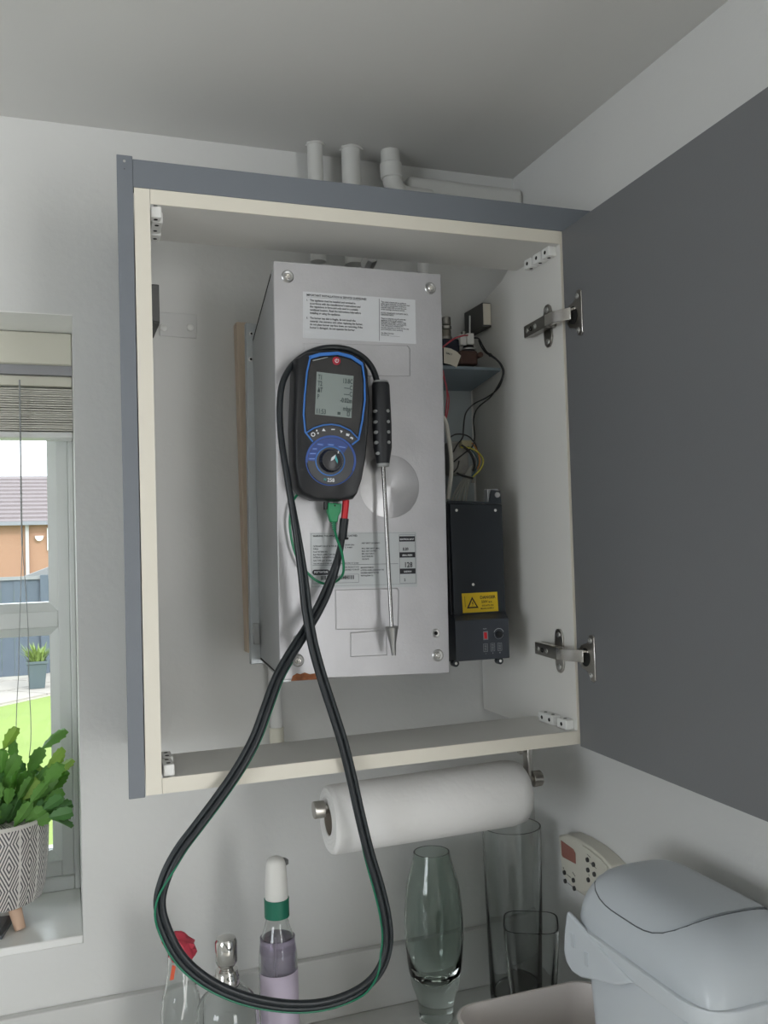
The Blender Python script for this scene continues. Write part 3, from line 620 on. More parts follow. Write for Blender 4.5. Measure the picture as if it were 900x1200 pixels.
for v, a, b_ in rows:
    it.append((a, Ws * .04, Hs * (v - .03), z_, .62)); it.append((b_, Ws * .985, Hs * (v - .055 if v > .3 else v - .05), z_, .66, 'RIGHT'))
it.append(('11:53', Ws * .02, Hs * .03, z_, .7))
pr = text_mb(it, o0, right, up, bold=.016)
frame(pr, Ws * .86, Hs * .03, Ws * .93, Hs * .14, .0009); rect(pr, Ws * .60, Hs * .045, Ws * .68, Hs * .11)
pr.build('print', M_lcdink, scr, smooth=False)
c = pathz([(405, 180)], YF - .0006)[0]
MB().rev(c, (0, -1, 0), [(0, .0056), (.001, .0054), (.0018, .0044), (.0021, .002)], 28).build('power_button', mat('button_red', (.38, .02, .04), .3), an)
ic = MB()
for i in range(14):
    A, B_ = math.radians(-240 + 300 * i / 14), math.radians(-240 + 300 * (i + 1) / 14)
    r0, r1 = .0020, .0027
    ic.prism([c + Vector((r0 * math.cos(A), -.0024, r0 * math.sin(A))), c + Vector((r1 * math.cos(A), -.0024, r1 * math.sin(A))), c + Vector((r1 * math.cos(B_), -.0024, r1 * math.sin(B_))), c + Vector((r0 * math.cos(B_), -.0024, r0 * math.sin(B_)))], (0, .0004, 0))
ic.box(c.x - .0003, c.x + .0003, c.y - .0024, c.y - .002, c.z, c.z + .0028); ic.build('power_symbol', M_whiteink, an)
# keypad arc
MB().prism(pathz([(226, 650), (270, 620), (320, 602), (375, 597), (425, 606), (490, 636), (536, 682), (502, 706), (460, 680), (420, 665), (370, 660), (320, 668), (285, 682), (262, 694)], YF - .0008), (0, .0008, 0)).build('keypad', mat('key_black', (.02, .02, .024), .3), an)
ic = MB()
def icz(L): ic.prism(pathz(L, YF - .0010), (0, -.0002, 0))
icz([(323, 610), (336, 629), (312, 628)]); icz([(428, 622), (446, 628), (435, 642)]); icz([(372, 615), (396, 615), (394, 621), (372, 621)])
icz([(468, 642), (490, 648), (484, 662), (466, 657)]); icz([(498, 664), (513, 672), (507, 686), (502, 675), (490, 674)]); icz([(275, 620), (284, 620), (284, 630), (275, 630)]); icz([(283, 636), (293, 638), (290, 648), (283, 646)])
for i in range(12):
    A, B_ = 2 * PI * i / 12, 2 * PI * (i + 1) / 12; q = (256, 650)
    icz([(q[0] + 9 * math.cos(A), q[1] + 9 * math.sin(A)), (q[0] + 14 * math.cos(A), q[1] + 14 * math.sin(A)), (q[0] + 14 * math.cos(B_), q[1] + 14 * math.sin(B_)), (q[0] + 9 * math.cos(B_), q[1] + 9 * math.sin(B_))])
ic.build('key_symbols', M_whiteink, an)
# dial
def circz(cx, cy, r, n=40, sy=1.0): return [(cx + r * math.cos(2 * PI * i / n), cy + r * sy * math.sin(2 * PI * i / n)) for i in range(n)]
MB().prism(pathz(circz(372, 817, 152), YF - .0010), (0, .0016, 0)).build('dial_plate', mat('dial_grey', (.035, .038, .046), .35), an)
def arcz(cx, cy, r, a0, a1, n=30): return [(cx + r * math.cos(math.radians(a0 + (a1 - a0) * i / n)), cy + r * math.sin(math.radians(a0 + (a1 - a0) * i / n))) for i in range(n + 1)]
ribbon(arcz(370, 817, 155, 175, 385), .0028, YB - .0006, 'dial_ring', M_dblue)
ribbon(arcz(370, 817, 158, 20, 180), .0012, YB - .0004, 'dial_ring', M_dblue)
ribbon(arcz(366, 820, 92, 0, 360, 40), .0016, YB - .0006, 'dial_ring', M_blue)
MB().prism(pathz(arcz(370, 817, 145, 180, 320, 20) + arcz(366, 820, 98, 330, 180, 16), YF - .0014), (0, .0006, 0)).build('dial_sector', mat('sector_blue', (.025, .06, .24), .4), an)
tg_ = MB(); th_ = MB()
for (a, b_, wq, sl) in ((302, 714, 44, 4), (370, 716, 46, 3), (442, 731, 56, 6), (267, 742, 34, 0), (255, 772, 50, 0), (249, 806, 48, 0)):
    tg_.prism(pathz([(a - wq / 2, b_ - 8 - sl / 2), (a + wq / 2, b_ - 8 + sl / 2), (a + wq / 2, b_ + 8 + sl / 2), (a - wq / 2, b_ + 8 - sl / 2)], YF - .0018), (0, .0004, 0))
    th_.prism(pathz([(a - wq * .36, b_ - 2 - sl / 2), (a + wq * .36, b_ - 2 + sl / 2), (a + wq * .36, b_ + 2 + sl / 2), (a - wq * .36, b_ + 2 - sl / 2)], YF - .0020), (0, .0002, 0))
tg_.build('dial_tags', M_dblue, an); th_.build('dial_tag_marks', mat('pale_blue_ink', (.25, .38, .75), .5), an)
kc = pathz([(365, 820)], YF)[0]
kn = []
for k in range(48):
    a = 2 * PI * k / 48; kn.append((math.cos(a), math.sin(a), 1.0 if k % 2 else .955))
m = MB()
def kr(r, y): return [Vector((kc.x + r * q[0] * q[2], y, kc.z + r * q[1] * q[2])) for q in kn]
m.loft([kr(.0152, YF), kr(.0150, YF - .006), kr(.0132, YF - .0095)])
kb = m.build('selector_knob', mat('knob_black', (.014, .014, .016), .35), an)
MB().rev((kc.x, YF - .0095, kc.z), (0, -1, 0), [(-.0005, .0118), (.0004, .0116), (.0007, .011)], 32).build('knob_cap', mat('knob_cap', (.035, .035, .04), .3), kb)
# emblem and pointer on the knob
def kq(L, m_, name): MB().prism([Vector((kc.x + a, YF - .0103, kc.z + b_)) for a, b_ in L], (0, -.0003, 0)).build(name, m_, kb)
kq([(-.0025, -.001), (-.001, .0035), (.0045, .0075), (.003, .0025), (.0008, .0002)], M_whiteink, 'emblem')
kq([(.0032, .0025), (.0047, .0070), (.0072, -.0005), (.0066, -.004), (.0045, -.0005)], mat('teal_ink', (.05, .42, .45), .4), 'emblem')
kq([(.0072, .0088), (.0086, .0088), (.0092, .0120), (.0078, .0124)], M_whiteink, 'pointer')
q = pathz([(316, 950)], YF - .0011)[0]
text_mb([('258', .0062, 0, .0068, .95)], q, (1, 0, -.06), (.06, 0, 1), thick=.0005).build('model_number', M_whiteink, an)
text_mb([('N', .0016, .0010, .0048, .85)], q, (1, 0, -.06), (.06, 0, 1), thick=.0005).build('maker_mark', mat('teal_ink', (.05, .42, .45), .4), an)
MB().prism(pathz([(250, 175), (350, 154), (350, 158), (256, 181)], YF - .0008), (0, -.0003, 0)).build('highlight_strip', M_grip, an)
for i in range(4):
    a, b_ = 566 - i * 12, 905 + i * 34
    MB().prism(pathz([(a - 8, b_), (a + 3, b_ - 5), (a + 3, b_ + 1), (a - 8, b_ + 6)], YF + .001), (0, .002, 0)).build('grip_rib', M_rub, an)
# green plug and red connector
gp = MB()
gp.prism([at(385, 589, y=.03), at(401, 590, y=.03), at(400, 600, y=.03), at(397, 605, y=.03), at(396, 612, y=.03), at(388, 612, y=.03), at(386.5, 606, y=.03), at(384.5, 600, y=.03)], (0, .010, 0))
tcl = thing('thermocouple_lead', 'thin green lead with flat green plug under the analyser', 'lead', at(392, 600, y=.035))
gp.build('plug', mat('plug_green', (.015, .26, .10), .4), tcl, bevel=.0015)
MB().prism([at(381, 588, y=.034), at(386, 588, y=.034), at(386, 597, y=.034), at(381, 597, y=.034)], (0, .008, 0)).build('socket', M_rub, tcl)
MB().rev(at(392.5, 592.5, y=.0298), (0, -1, 0), [(0, .0012), (.0003, .0012)], 10).build('plug_screw', M_hole, tcl)
for i in range(4): MB().cyl(at(391 + i * .25, 612.5 + i * 2.3, y=.035), at(391.2 + i * .25, 614 + i * 2.3, y=.035), .0034 - i * .0002, n=12).build('strain_relief', M_green, tcl)
P = cat_rom([at(391, 610, y=.035), at(392, 620, y=.034), at(395, 632, y=.026), at(400, 645, y=.020), at(402.5, 660, y=.018), at(402, 672, y=.024), at(396, 680, y=.044), at(386, 684, y=.050), at(375, 682.5, y=.050), at(364, 675, y=.050), at(352, 661, y=.048), at(344, 642, y=.048), at(340, 620, y=.048), at(340, 604, y=.048), at(343, 588, y=.050), at(350, 578, y=.0555)], 6)
MB().tube(P, .0017, 8).build('lead', M_green, tcl)

# ------------------------------------------------------------------ probe
prb = thing('probe', 'black-handled steel probe hanging right of the analyser, grey grip dimples', 'probe', at(447, 500, y=.035))
T, Bm = at(446, 449, y=.036), at(449, 546, y=.034)
ax = (Bm - T); L = ax.length; ax.normalize()
MB().rev(T, ax, [(0, .0108), (.003, .0120), (L * .2, .0124), (L * .5, .0131), (L * .78, .0124), (L - .004, .0088), (L - .003, .0086)], 28).build('handle', mat('handle_black', (.013, .014, .017), .5), prb)
MB().rev(T - ax * .003, ax, [(0, .0095), (.003, .0116)], 28).build('top_cap', M_grip, prb)
MB().rev(T + ax * (L - .003), ax, [(0, .0088), (.004, .0080), (.0045, .003)], 24).build('end_cap', M_grip, prb)
sdv = ax.cross(Vector((0, 1, 0))).normalized()
def surf_dimple(py, ang_, w_, h_):
    base = T + ax * ((py - 449) / 97 * L); rr = .0126 if py > 525 else .0130
    if py > 528: rr = .0119
    ring = []
    mb = MB(); n = 14; out_ = []; inn = []
    for k in range(n):
        a = 2 * PI * k / n
        th = ang_ + math.cos(a) * w_; hh = math.sin(a) * h_
        d0 = Vector((math.sin(th), -math.cos(th), 0))
        out_.append(base + ax * hh + d0 * (rr + .0004)); inn.append(base + ax * hh + d0 * (rr - .002))
    mb.loft([inn, out_]); mb.build('grip_dimple', M_grip, prb)
for py in (483, 495.5, 507.5, 519.5): surf_dimple(py, -1.05, .30, .0022); surf_dimple(py, .40, .20, .0022)
surf_dimple(532, -.95, .28, .0020)
R1 = at(459, 735, y=.030)
sp = ax.cross(Vector((0, 1, 0)))
MB().tube([Bm - ax * .004 + Vector((.0000, 0, 0)), R1], .0028, 14).build('rod', mat('probe_steel', (.30, .295, .29), .25, metal=1), prb)
R2 = at(461.5, 769, y=.030); ax2 = (R2 - R1).normalized(); L2 = (R2 - R1).length
MB().rev(R1 - ax2 * .001, ax2, [(0, .0080), (.0015, .0090), (.006, .0078), (L2 * .6, .0042), (L2, .0028)], 24).build('depth_cone', mat('steel_grey', (.34, .34, .34), .35, metal=.9), prb)

# hose
hz = thing('sampling_hose', 'black twin sampling hose with green stripe looping down past the cabinet', 'hose', at(452, 1080, y=-.015))
HP = [(442, 447, .038), (437, 433, .040), (427, 420, .043), (412, 411, .046), (395, 407.5, .048), (375, 409, .048), (356, 417, .045), (341, 430, .040), (331.5, 448, .034), (328, 470, .030), (328, 495, .028), (331, 525, .022), (337, 560, .016), (344, 600, .012), (350.5, 640, .010), (356, 680, .008), (360, 715, .006), (367, 755, .002), (378, 795, -.003), (391, 835, -.009), (402, 870, -.014), (412, 910, -.016), (422, 955, -.017), (433, 1000, -.018), (445, 1040, -.018), (453, 1075, -.018), (455, 1105, -.018), (448, 1132, -.018), (432, 1153, -.018), (405, 1169, -.018), (370, 1178, -.018), (330, 1178, -.018), (285, 1169, -.018), (245, 1151, -.018), (215, 1126, -.018), (197, 1096, -.018), (187, 1062, -.018), (193, 1030, -.018), (209, 998, -.018), (232, 967, -.018), (256, 935, -.017), (280, 900, -.016), (299, 865, -.013), (312, 830, -.008), (325, 795, 0), (341, 766, .010), (361, 735, .022), (377, 706, .028), (388, 680, .031), (396, 655, .032), (401, 630, .034), (403.5, 612, .035)]
base = cat_rom([at(*q[:2], y=q[2]) for q in HP], 5)
def offpath(f, i0=0, i1=None):
    out_ = []
    N = len(base); i1 = i1 or N
    for i in range(i0, i1):
        a, c_ = base[max(i - 1, 0)], base[min(i + 1, N - 1)]; t = (c_ - a).normalized(); nn = Vector((-t.z, 0, t.x)).normalized()
        o1, o2 = f(i / 5); out_.append(base[i] + nn * o1 + Vector((0, o2, 0)))
    return out_
def sm(a, b_, t): t = max(0, min(1, (t - a) / (b_ - a))); return t * t * (3 - 2 * t)
# i/5 indexes HP points; nn points to the right-hand side of travel seen from the front (outside of loop on the way down)
MB().tube(offpath(lambda k: (-.0030 * sm(11, 16, k) + .0030 * sm(47, 50, k), 0)), .0042, 12).build('hose', M_hose, hz)
MB().tube(offpath(lambda k: (0.0038 * sm(11, 16, k) - .003 * sm(47, 50, k), .0012), 40), .0032, 10).build('sensor_cable', mat('cable_grey_black', (.02, .026, .03), .4), hz)
MB().tube(offpath(lambda k: (-.0078 * sm(20, 24, k) + .0155 * sm(26.3, 29, k) - .0150 * sm(35.3, 38, k), .0005 - .0048 * (sm(26.3, 27.3, k) * (1 - sm(28.2, 29, k)) + sm(35.3, 36.2, k) * (1 - sm(37.2, 38, k)))), 100, 225), .0013, 8).build('green_stripe', mat('stripe_green', (.01, .17, .09), .4), hz)
rc = MB().cyl(at(405.5, 586, y=.036), at(403.5, 608, y=.036), .0046, .0044, n=18).build('red_connector', M_red, hz)
MB().cyl(at(403.5, 608, y=.036), at(401, 632, y=.035), .0060, .0058, n=18).build('black_sleeve', M_hose, hz)
MB().cyl(at(396, 631, y=.034), at(408, 631, y=.034), .0016, n=8).build('cable_tie', M_wblk, hz)

# ------------------------------------------------------------------ kitchen roll and holder
ky, kz0 = .070, -.064
M_st = mat('brushed_steel', (.50, .48, .45), .3, metal=1)
ho = thing('roll_holder', 'brushed steel kitchen roll holder screwed under the cabinet', 'roll holder', (.55, ky, 0))
MB().cyl((.226, ky, kz0), (.559, ky, kz0 + .0035), .0055).build('rod', M_st, ho)
for x0, x1 in ((.2195, .2345), (.5455, .5605)):
    MB().cyl((x0, ky, kz0 + (x0 - .22) * .01), (x1, ky, kz0 + (x1 - .22) * .01), .0112, n=28).build('end_knob', M_st, ho, bevel=.0012)
MB().box(.5365, .5415, ky - .008, ky + .008, kz0, -.002).build('arm', M_st, ho, bevel=.001)
MB().box(.5295, .534, ky + .0, ky + .012, kz0 + .04, -.002).build('arm', M_st, ho, bevel=.001)
MB().box(.50, .55, ky - .014, ky + .014, -.0035, -.0002).build('mounting_plate', M_st, ho, bevel=.001)
M_roll = mat('kitchen_roll_paper', (.80, .79, .78), .9)
nt = M_roll.node_tree; bs2 = nt.nodes['Principled BSDF']
tc = nt.nodes.new('ShaderNodeTexCoord'); wv = nt.nodes.new('ShaderNodeTexWave'); wv.inputs['Scale'].default_value = 60; wv.wave_type = 'RINGS'; wv.inputs['Distortion'].default_value = 4
vr = nt.nodes.new('ShaderNodeTexVoronoi'); vr.inputs['Scale'].default_value = 18
bp = nt.nodes.new('ShaderNodeBump'); bp.inputs['Strength'].default_value = .35; bp.inputs['Distance'].default_value = .001
nt.links.new(tc.outputs['Object'], vr.inputs['Vector']); nt.links.new(vr.outputs['Position'], wv.inputs['Vector']) if False else nt.links.new(tc.outputs['Object'], wv.inputs['Vector'])
nt.links.new(wv.outputs[0], bp.inputs['Height']); nt.links.new(bp.outputs[0], bs2.inputs['Normal'])
ro = thing('kitchen_roll', 'white kitchen roll hanging on the holder under the cabinet', 'kitchen roll', (.39, ky, -.078))
rz = kz0 - .0150; X0, X1 = .2385, .5285
nn_ = 56
m = MB(); rings = []
for (x, r) in ((X0 + .004, .0195), (X0, .0205), (X0, .041), (X0 + .002, .0435), (X0 + .006, .0445), (X1 - .022, .0455), (X1 - .006, .0425), (X1, .036), (X1, .0205), (X1 - .004, .0195)):
    rings.append([Vector((x, ky + math.cos(2 * PI * k / nn_) * r * (1 + (.02 if k < 6 else 0)), rz + (x - X0) * .012 + math.sin(2 * PI * k / nn_) * r)) for k in range(nn_)])
rings.append(rings[0]); m.loft(rings, cap=False).build('paper', M_roll, ro)
m = MB(); rings = []
for (x, r) in ((X0 + .001, .0192), (X1 - .001, .0192), (X1 - .001, .0204), (X0 + .001, .0204), (X0 + .001, .0192)):
    rings.append([Vector((x, ky + math.cos(2 * PI * k / 40) * r, rz + (x - X0) * .012 + math.sin(2 * PI * k / 40) * r)) for k in range(40)])
m.loft(rings, cap=False).build('cardboard_core', mat('cardboard', (.30, .26, .22), .9), ro)

# ------------------------------------------------------------------ glassware on the worktop
WT = -.455
def glassmat(name, col, rough=.01, ior=1.45): return mat(name, col, rough, trans=1, ior=ior)
G_clear = glassmat('clear_glass', (.93, .95, .94), .005, 1.40); G_green = glassmat('smoky_green_glass', (.80, .87, .83), .01, 1.42)
def vessel(o, name, m_, c, prof, inner, n=48, shape=None):
    """closed shell: outside profile up, inside profile down"""
    mb = MB(); rings = []
    for (h, r) in prof + inner:
        ring = []
        for k in range(n):
            a = 2 * PI * k / n; q = 1.0
            if shape: q = shape(a)
            ring.append(Vector((c[0] + math.cos(a) * r * q, c[1] + math.sin(a) * r * q, c[2] + h)))
        rings.append(ring)
    mb.loft(rings)
    return mb.build(name, m_, o)
def profile(pts, n=5):
    P_ = cat_rom([(a, 0, b_) for a, b_ in pts], n); return [(p.x, p.z) for p in P_]
c = at(507, 998, y=.228); gx = c.x - .002; H = c.z - WT
v = thing('vase', 'tall smoky green glass vase on the worktop below the kitchen roll', 'vase', (gx, .228, WT))
op = profile([(0, .026), (.012, .0275), (.03, .030), (.06, .039), (.11, .0452), (.15, .0462), (.20, .042), (H - .02, .0325), (H, .0285)])
ip = profile([(H, .0262), (H - .02, .0300), (.20, .0393), (.15, .0435), (.11, .0422), (.075, .034), (.060, .020), (.054, .004)])
vessel(v, 'glass_body', G_green, (gx, .228, WT + .0005), [(0, .0005)] + op, ip)
c = at(603, 967, y=.222); H = c.z - WT
v = thing('vase', 'tall wide clear glass cylinder vase behind the kitchen roll end', 'vase', (c.x - .006, .222, WT))
vessel(v, 'glass_body', G_clear, (c.x - .006, .222, WT + .0005), [(0, .0005), (0, .042), (.02, .043), (H - .01, .0475), (H, .0475)], [(H, .0450), (H - .01, .0450), (.02, .0405), (.014, .038), (.013, .0005)])
c = at(622, 1081, y=.108); H = c.z - WT
def sq(a): a = a + math.radians(28); return (1 / (abs(math.cos(a)) ** 4.5 + abs(math.sin(a)) ** 4.5) ** (1 / 4.5)) * 1.0
v = thing('vase', 'clear glass vase with rounded square mouth behind the white tub', 'vase', (c.x, .108, WT))
vessel(v, 'glass_body', G_clear, (c.x, .108, WT + .0005), [(0, .0005), (0, .029), (.02, .031), (H - .01, .0405), (H, .0405)], [(H, .0380), (H - .01, .0380), (.02, .0285), (.014, .026), (.013, .0005)], shape=sq)
# white tub
tx0, tx1, ty0, ty1, tz = .385, .600, -.100, .022, -.332
def rr_ring(x0, x1, y0, y1, r, z, n=8):
    out_ = []
    for (cx_, cy_, a0) in ((x1 - r, y1 - r, 0), (x0 + r, y1 - r, 90), (x0 + r, y0 + r, 180), (x1 - r, y0 + r, 270)):
        for k in range(n + 1):
            a = math.radians(a0 + 90 * k / n); out_.append(Vector((cx_ + r * math.cos(a), cy_ + r * math.sin(a), z)))
    return out_
m = MB(); i_ = .012
m.loft([rr_ring(tx0 + i_, tx1 - i_, ty0 + i_, ty1 - i_, .03, WT), rr_ring(tx0, tx1, ty0, ty1, .035, tz - .004), rr_ring(tx0 - .001, tx1 + .001, ty0 - .001, ty1 + .001, .036, tz), rr_ring(tx0 + .003, tx1 - .003, ty0 + .003, ty1 - .003, .033, tz), rr_ring(tx0 + i_ + .003, tx1 - i_ - .003, ty0 + i_ + .003, ty1 - i_ - .003, .028, WT + .004)])
tub = m.build('storage_tub', mat('tub_white', (.74, .69, .66), .4)); tag(tub, 'off-white open plastic tub with rounded corners beside the bin', 'tub')

# ------------------------------------------------------------------ bin
bn = thing('swing_bin', 'pale grey plastic swing bin with a rounded lid against the right wall', 'bin', (.575, -.235, WT))
M_bin = mat('bin_plastic', (.58, .62, .66), .32, coat=.15); M_lid = mat('bin_lid_plastic', (.52, .56, .60), .3)
bx0, bx1, by0, by1 = .492, .662, -.362, -.108; rz_ = -.181
m = MB()
m.loft([rr_ring(bx0 + .02, bx1 - .02, by0 + .02, by1 - .02, .03, WT), rr_ring(bx0 + .006, bx1 - .006, by0 + .006, by1 - .006, .035, rz_ - .006)])
m.build('bin_body', M_bin, bn)
m = MB(); m.loft([rr_ring(bx0 + .002, bx1 - .002, by0 + .002, by1 - .002, .04, rz_ - .022), rr_ring(bx0, bx1, by0, by1, .042, rz_ - .018), rr_ring(bx0 - .001, bx1 + .001, by0 - .001, by1 + .001, .043, rz_ - .002), rr_ring(bx0 + .003, bx1 - .003, by0 + .003, by1 - .003, .04, rz_)])
m.build('rim', M_bin, bn, bevel=.001)
def lid(a, b_):   # a,b in -1..1 -> point on the lid surface
    cx_, cy_ = (bx0 + bx1) / 2, (by0 + by1) / 2; hx, hy = (bx1 - bx0) / 2 - .003, (by1 - by0) / 2 - .003
    h = .066 * (max(0, 1 - abs(a) ** 3.2)) ** .5 * (max(0, 1 - abs(b_) ** (4.0 if b_ < 0 else 10))) ** .5
    r = 1.0
    return Vector((cx_ + hx * a * (1 - .10 * max(0, abs(b_)) ** 8), cy_ + hy * b_ * (1 - .06 * abs(a) ** 8), rz_ + h))
m = MB(); N1, N2 = 36, 40; rows_ = []
for j in range(N2 + 1):
    bb = math.sin(PI / 2 * (2 * j / N2 - 1)); rows_.append([lid(math.sin(PI / 2 * (2 * i / N1 - 1)), bb) for i in range(N1 + 1)])
m.loft(rows_, cap=False, closed=False)
lo = m.build('lid', M_lid, bn)
# swing flap seam: a dark groove line following the lid
sp_ = []
for k in range(49):
    a = 2 * PI * k / 48
    ca, sa = math.cos(a), math.sin(a)
    q = (abs(ca) ** 4 + abs(sa) ** 4) ** (-.25)
    p_ = lid(.90 * ca * q, .20 + .74 * sa * q); sp_.append(p_ + Vector((0, 0, .0001)))
MB().tube(sp_, .0007, 6, cap=False).build('flap_seam', mat('seam_dark', (.10, .11, .12), .7), bn)
fl_ = MB(); rows_ = []
for j in range(25):
    rows_.append([])
    for i in range(25):
        u_, v_ = -1 + 2 * i / 24, -1 + 2 * j / 24
        rad = max(abs(u_), abs(v_)); a = math.atan2(v_, u_) if rad else 0
        ca, sa = math.cos(a), math.sin(a); q = (abs(ca) ** 4 + abs(sa) ** 4) ** (-.25)
        rows_[-1].append(lid(.885 * ca * q * rad, .20 + .725 * sa * q * rad) + Vector((0, 0, .0014)))
fl_.loft(rows_, cap=False, closed=False).build('flap', M_lid, bn)
# hanging lug / clip on the left far corner
pts = [at(*q, x=.489) for q in ((664, 1068), (661, 1090), (660, 1112), (663, 1128), (670, 1139), (680, 1146), (700, 1150), (722, 1155), (740, 1152), (700, 1110), (675, 1080))]
MB().prism(pts, (.006, 0, 0)).build('clip', M_bin, bn, bevel=.0025)
for q in ((671, 1102), (687, 1124)):
    c = at(*q, x=.4885); MB().box(c.x - .0012, c.x + .001, c.y - .004, c.y + .004, c.z - .008, c.z + .008).build('clip_rib', M_lid, bn, bevel=.001)

# ------------------------------------------------------------------ programmer on the right wall
CX = .648
pg = thing('heating_programmer', 'cream heating programmer with pink display on the right wall behind bin', 'timer', (.66, .08, -.25))
M_cr = mat('cream_plastic', (.66, .64, .56), .4)
pts = [at(*q, x=CX) for q in ((654, 979), (663, 977.5), (676, 983), (692, 993), (706, 1005), (716, 1016), (716, 1040), (700, 1055), (684, 1050), (672, 1042), (658, 1024))]
m = MB(); ins = pts
m.prism(pts, (.028, 0, 0)); pb = m.build('case', M_cr, pg, bevel=.003)
pts2 = [at(*q, x=CX - .0002) for q in ((683, 990), (692, 996), (704, 1006), (712, 1015), (711, 1030), (700, 1044), (684, 1045))]
MB().prism(pts2, (-.0022, 0, 0)).build('flap_cover', M_cr, pg, bevel=.0012)
MB().prism([at(*q, x=CX - .0002) for q in ((657.5, 984.5), (672, 995), (674.5, 1000), (675, 1012.5), (660, 1004.5), (658.5, 1002))], (-.0006, 0, 0)).build('display', mat('display_pink', (.34, .15, .12), .15), pg, bevel=.0003)
for q in ((662, 1022.5), (672.5, 1031.5), (663, 1032.5), (673.5, 1041)):
    MB().rev(at(*q, x=CX - .0001), (-1, 0, 0), [(0, .0036), (.0022, .0034), (.0026, .002)], 16).build('button', mat('button_dark', (.05, .05, .05), .5), pg)
for q in ((689, 1007.5), (696, 1013), (689.5, 1019.5), (697, 1024.5), (690, 1031)):
    MB().rev(at(*q, x=CX - .0023), (-1, 0, 0), [(0, .0036), (.0022, .0034), (.0026, .002)], 16).build('button', mat('button_dark', (.05, .05, .05), .5), pg)
m = MB()
for (a, b_) in (((664, 1024.5), (669, 1028.5)), ((665, 1034.5), (671, 1039)), ((660, 1016), (661, 1019)), ((671, 1022), (674, 1027)), ((688, 1001), (692, 1005)), ((691, 1011), (699, 1018)), ((690, 1024), (690.3, 1027))):
    m.tube([at(*a, x=CX - .0004 - (.0022 if a[0] > 680 else 0)), at(*b_, x=CX - .0004 - (.0022 if a[0] > 680 else 0))], .0003, 4)
m.build('print', M_ink, pg)

# ------------------------------------------------------------------ bottles
M_liq = mat('purple_liquid', (.60, .52, .68), .05, trans=.75, ior=1.33)
bc = at(325, 1090, y=.15); bxx = bc.x
zc = lambda py: at(325, py, y=.15).z
bt = thing('bottle', 'clear bottle of purple liquid with white cap and green collar', 'bottle', (bxx, .15, WT))
ht = zc(1072) - WT
pr_ = profile([(0, .0235), (.006, .0262), (.03, .0268), (ht - .075, .0268), (ht - .045, .0255), (ht - .030, .0225), (ht - .012, .0168), (ht, .0155)])
inn = [(h, r - .0016) for h, r in reversed(pr_) if h > .006] + [(.004, .0005)]
vessel(bt, 'glass_body', G_clear, (bxx, .15, WT + .0003), [(0, .0005)] + pr_, inn)
hl = zc(1099) - WT
m = MB(); rings = [[Vector((bxx + .0272 * math.cos(-PI * .95 + PI * .9 * k / 24), .15 + .0272 * math.sin(-PI * .95 + PI * .9 * k / 24), z)) for k in range(25)] for z in (WT + .012, zc(1135) )]
m.loft(rings, cap=False, closed=False); lb_ = m.build('label', mat('lavender_label', (.62, .54, .66), .5), bt); lb_.modifiers.new('thick', 'SOLIDIFY').thickness = .0003
MB().rev((bxx, .15, WT + .006), (0, 0, 1), [(0, .022)] + [(.004, .0248), (hl - .004, .0243), (hl - .0035, .001)], 36).build('liquid', M_liq, bt)
MB().rev((bxx, .15, WT + ht - .002), (0, 0, 1), [(0, .0158), (.0005, .0172), (.0250, .0172), (.0255, .014)], 32).build('green_collar', mat('collar_green', (.015, .16, .10), .45), bt)
MB().rev((bxx, .15, WT + ht + .022), (0, 0, 1), profile([(0, .0150), (.004, .0160), (.03, .0152), (.048, .0135), (.055, .010), (.058, .004)], 4), 32).build('cap', mat('cap_white', (.78, .77, .74), .4), bt)
bq = at(331, 1009, y=.165); MB().rev(bq, (0, 0, 1), [(-.004, .0085), (.001, .0085), (.003, .006)], 18).build('nozzle', mat('nozzle_grey', (.2, .2, .2), .5), bt)
MB().tube([(bxx - .004, .146, WT + ht - .03), (bxx - .002, .148, WT + .02)], .0016, 8).build('dip_tube', M_white, bt)
# soap dispenser
sc_ = at(265, 1110, y=.12); sx = sc_.x
zs = lambda py: at(265, py, y=.12).z
dz = thing('soap_dispenser', 'clear glass soap dispenser with a chrome pump head', 'dispenser', (sx, .12, WT))
hs = zs(1153) - WT
prf = profile([(0, .036), (.006, .040), (.05, .0415), (hs - .05, .0415), (hs - .022, .037), (hs - .006, .022), (hs, .0155)])
vessel(dz, 'glass_body', G_clear, (sx, .12, WT + .0003), [(0, .0005)] + prf, [(h, r - .002) for h, r in reversed(prf) if h > .006] + [(.005, .0005)])
MB().rev((sx, .12, WT + .007), (0, 0, 1), [(0, .034), (.004, .0375), (.055, .0385), (.0555, .001)], 36).build('liquid', mat('soap_liquid', (.62, .66, .64), .05, trans=.8, ior=1.33), dz)
M_pump = mat('pump_chrome', (.62, .61, .59), .12, metal=1)
MB().rev((sx, .12, zs(1155)), (0, 0, 1), [(0, .0158), (.004, .0165), (.013, .0165), (.015, .0150), (.021, .0145), (.023, .0085), (.027, .0085)], 32).build('pump_collar', M_pump, dz)
MB().rev((sx, .12, zs(1133)), (0, 0, 1), [(0, .009), (.004, .0125), (.008, .0145), (.034, .0145), (.038, .0125), (.040, .006)], 32).build('pump_head', M_pump, dz)
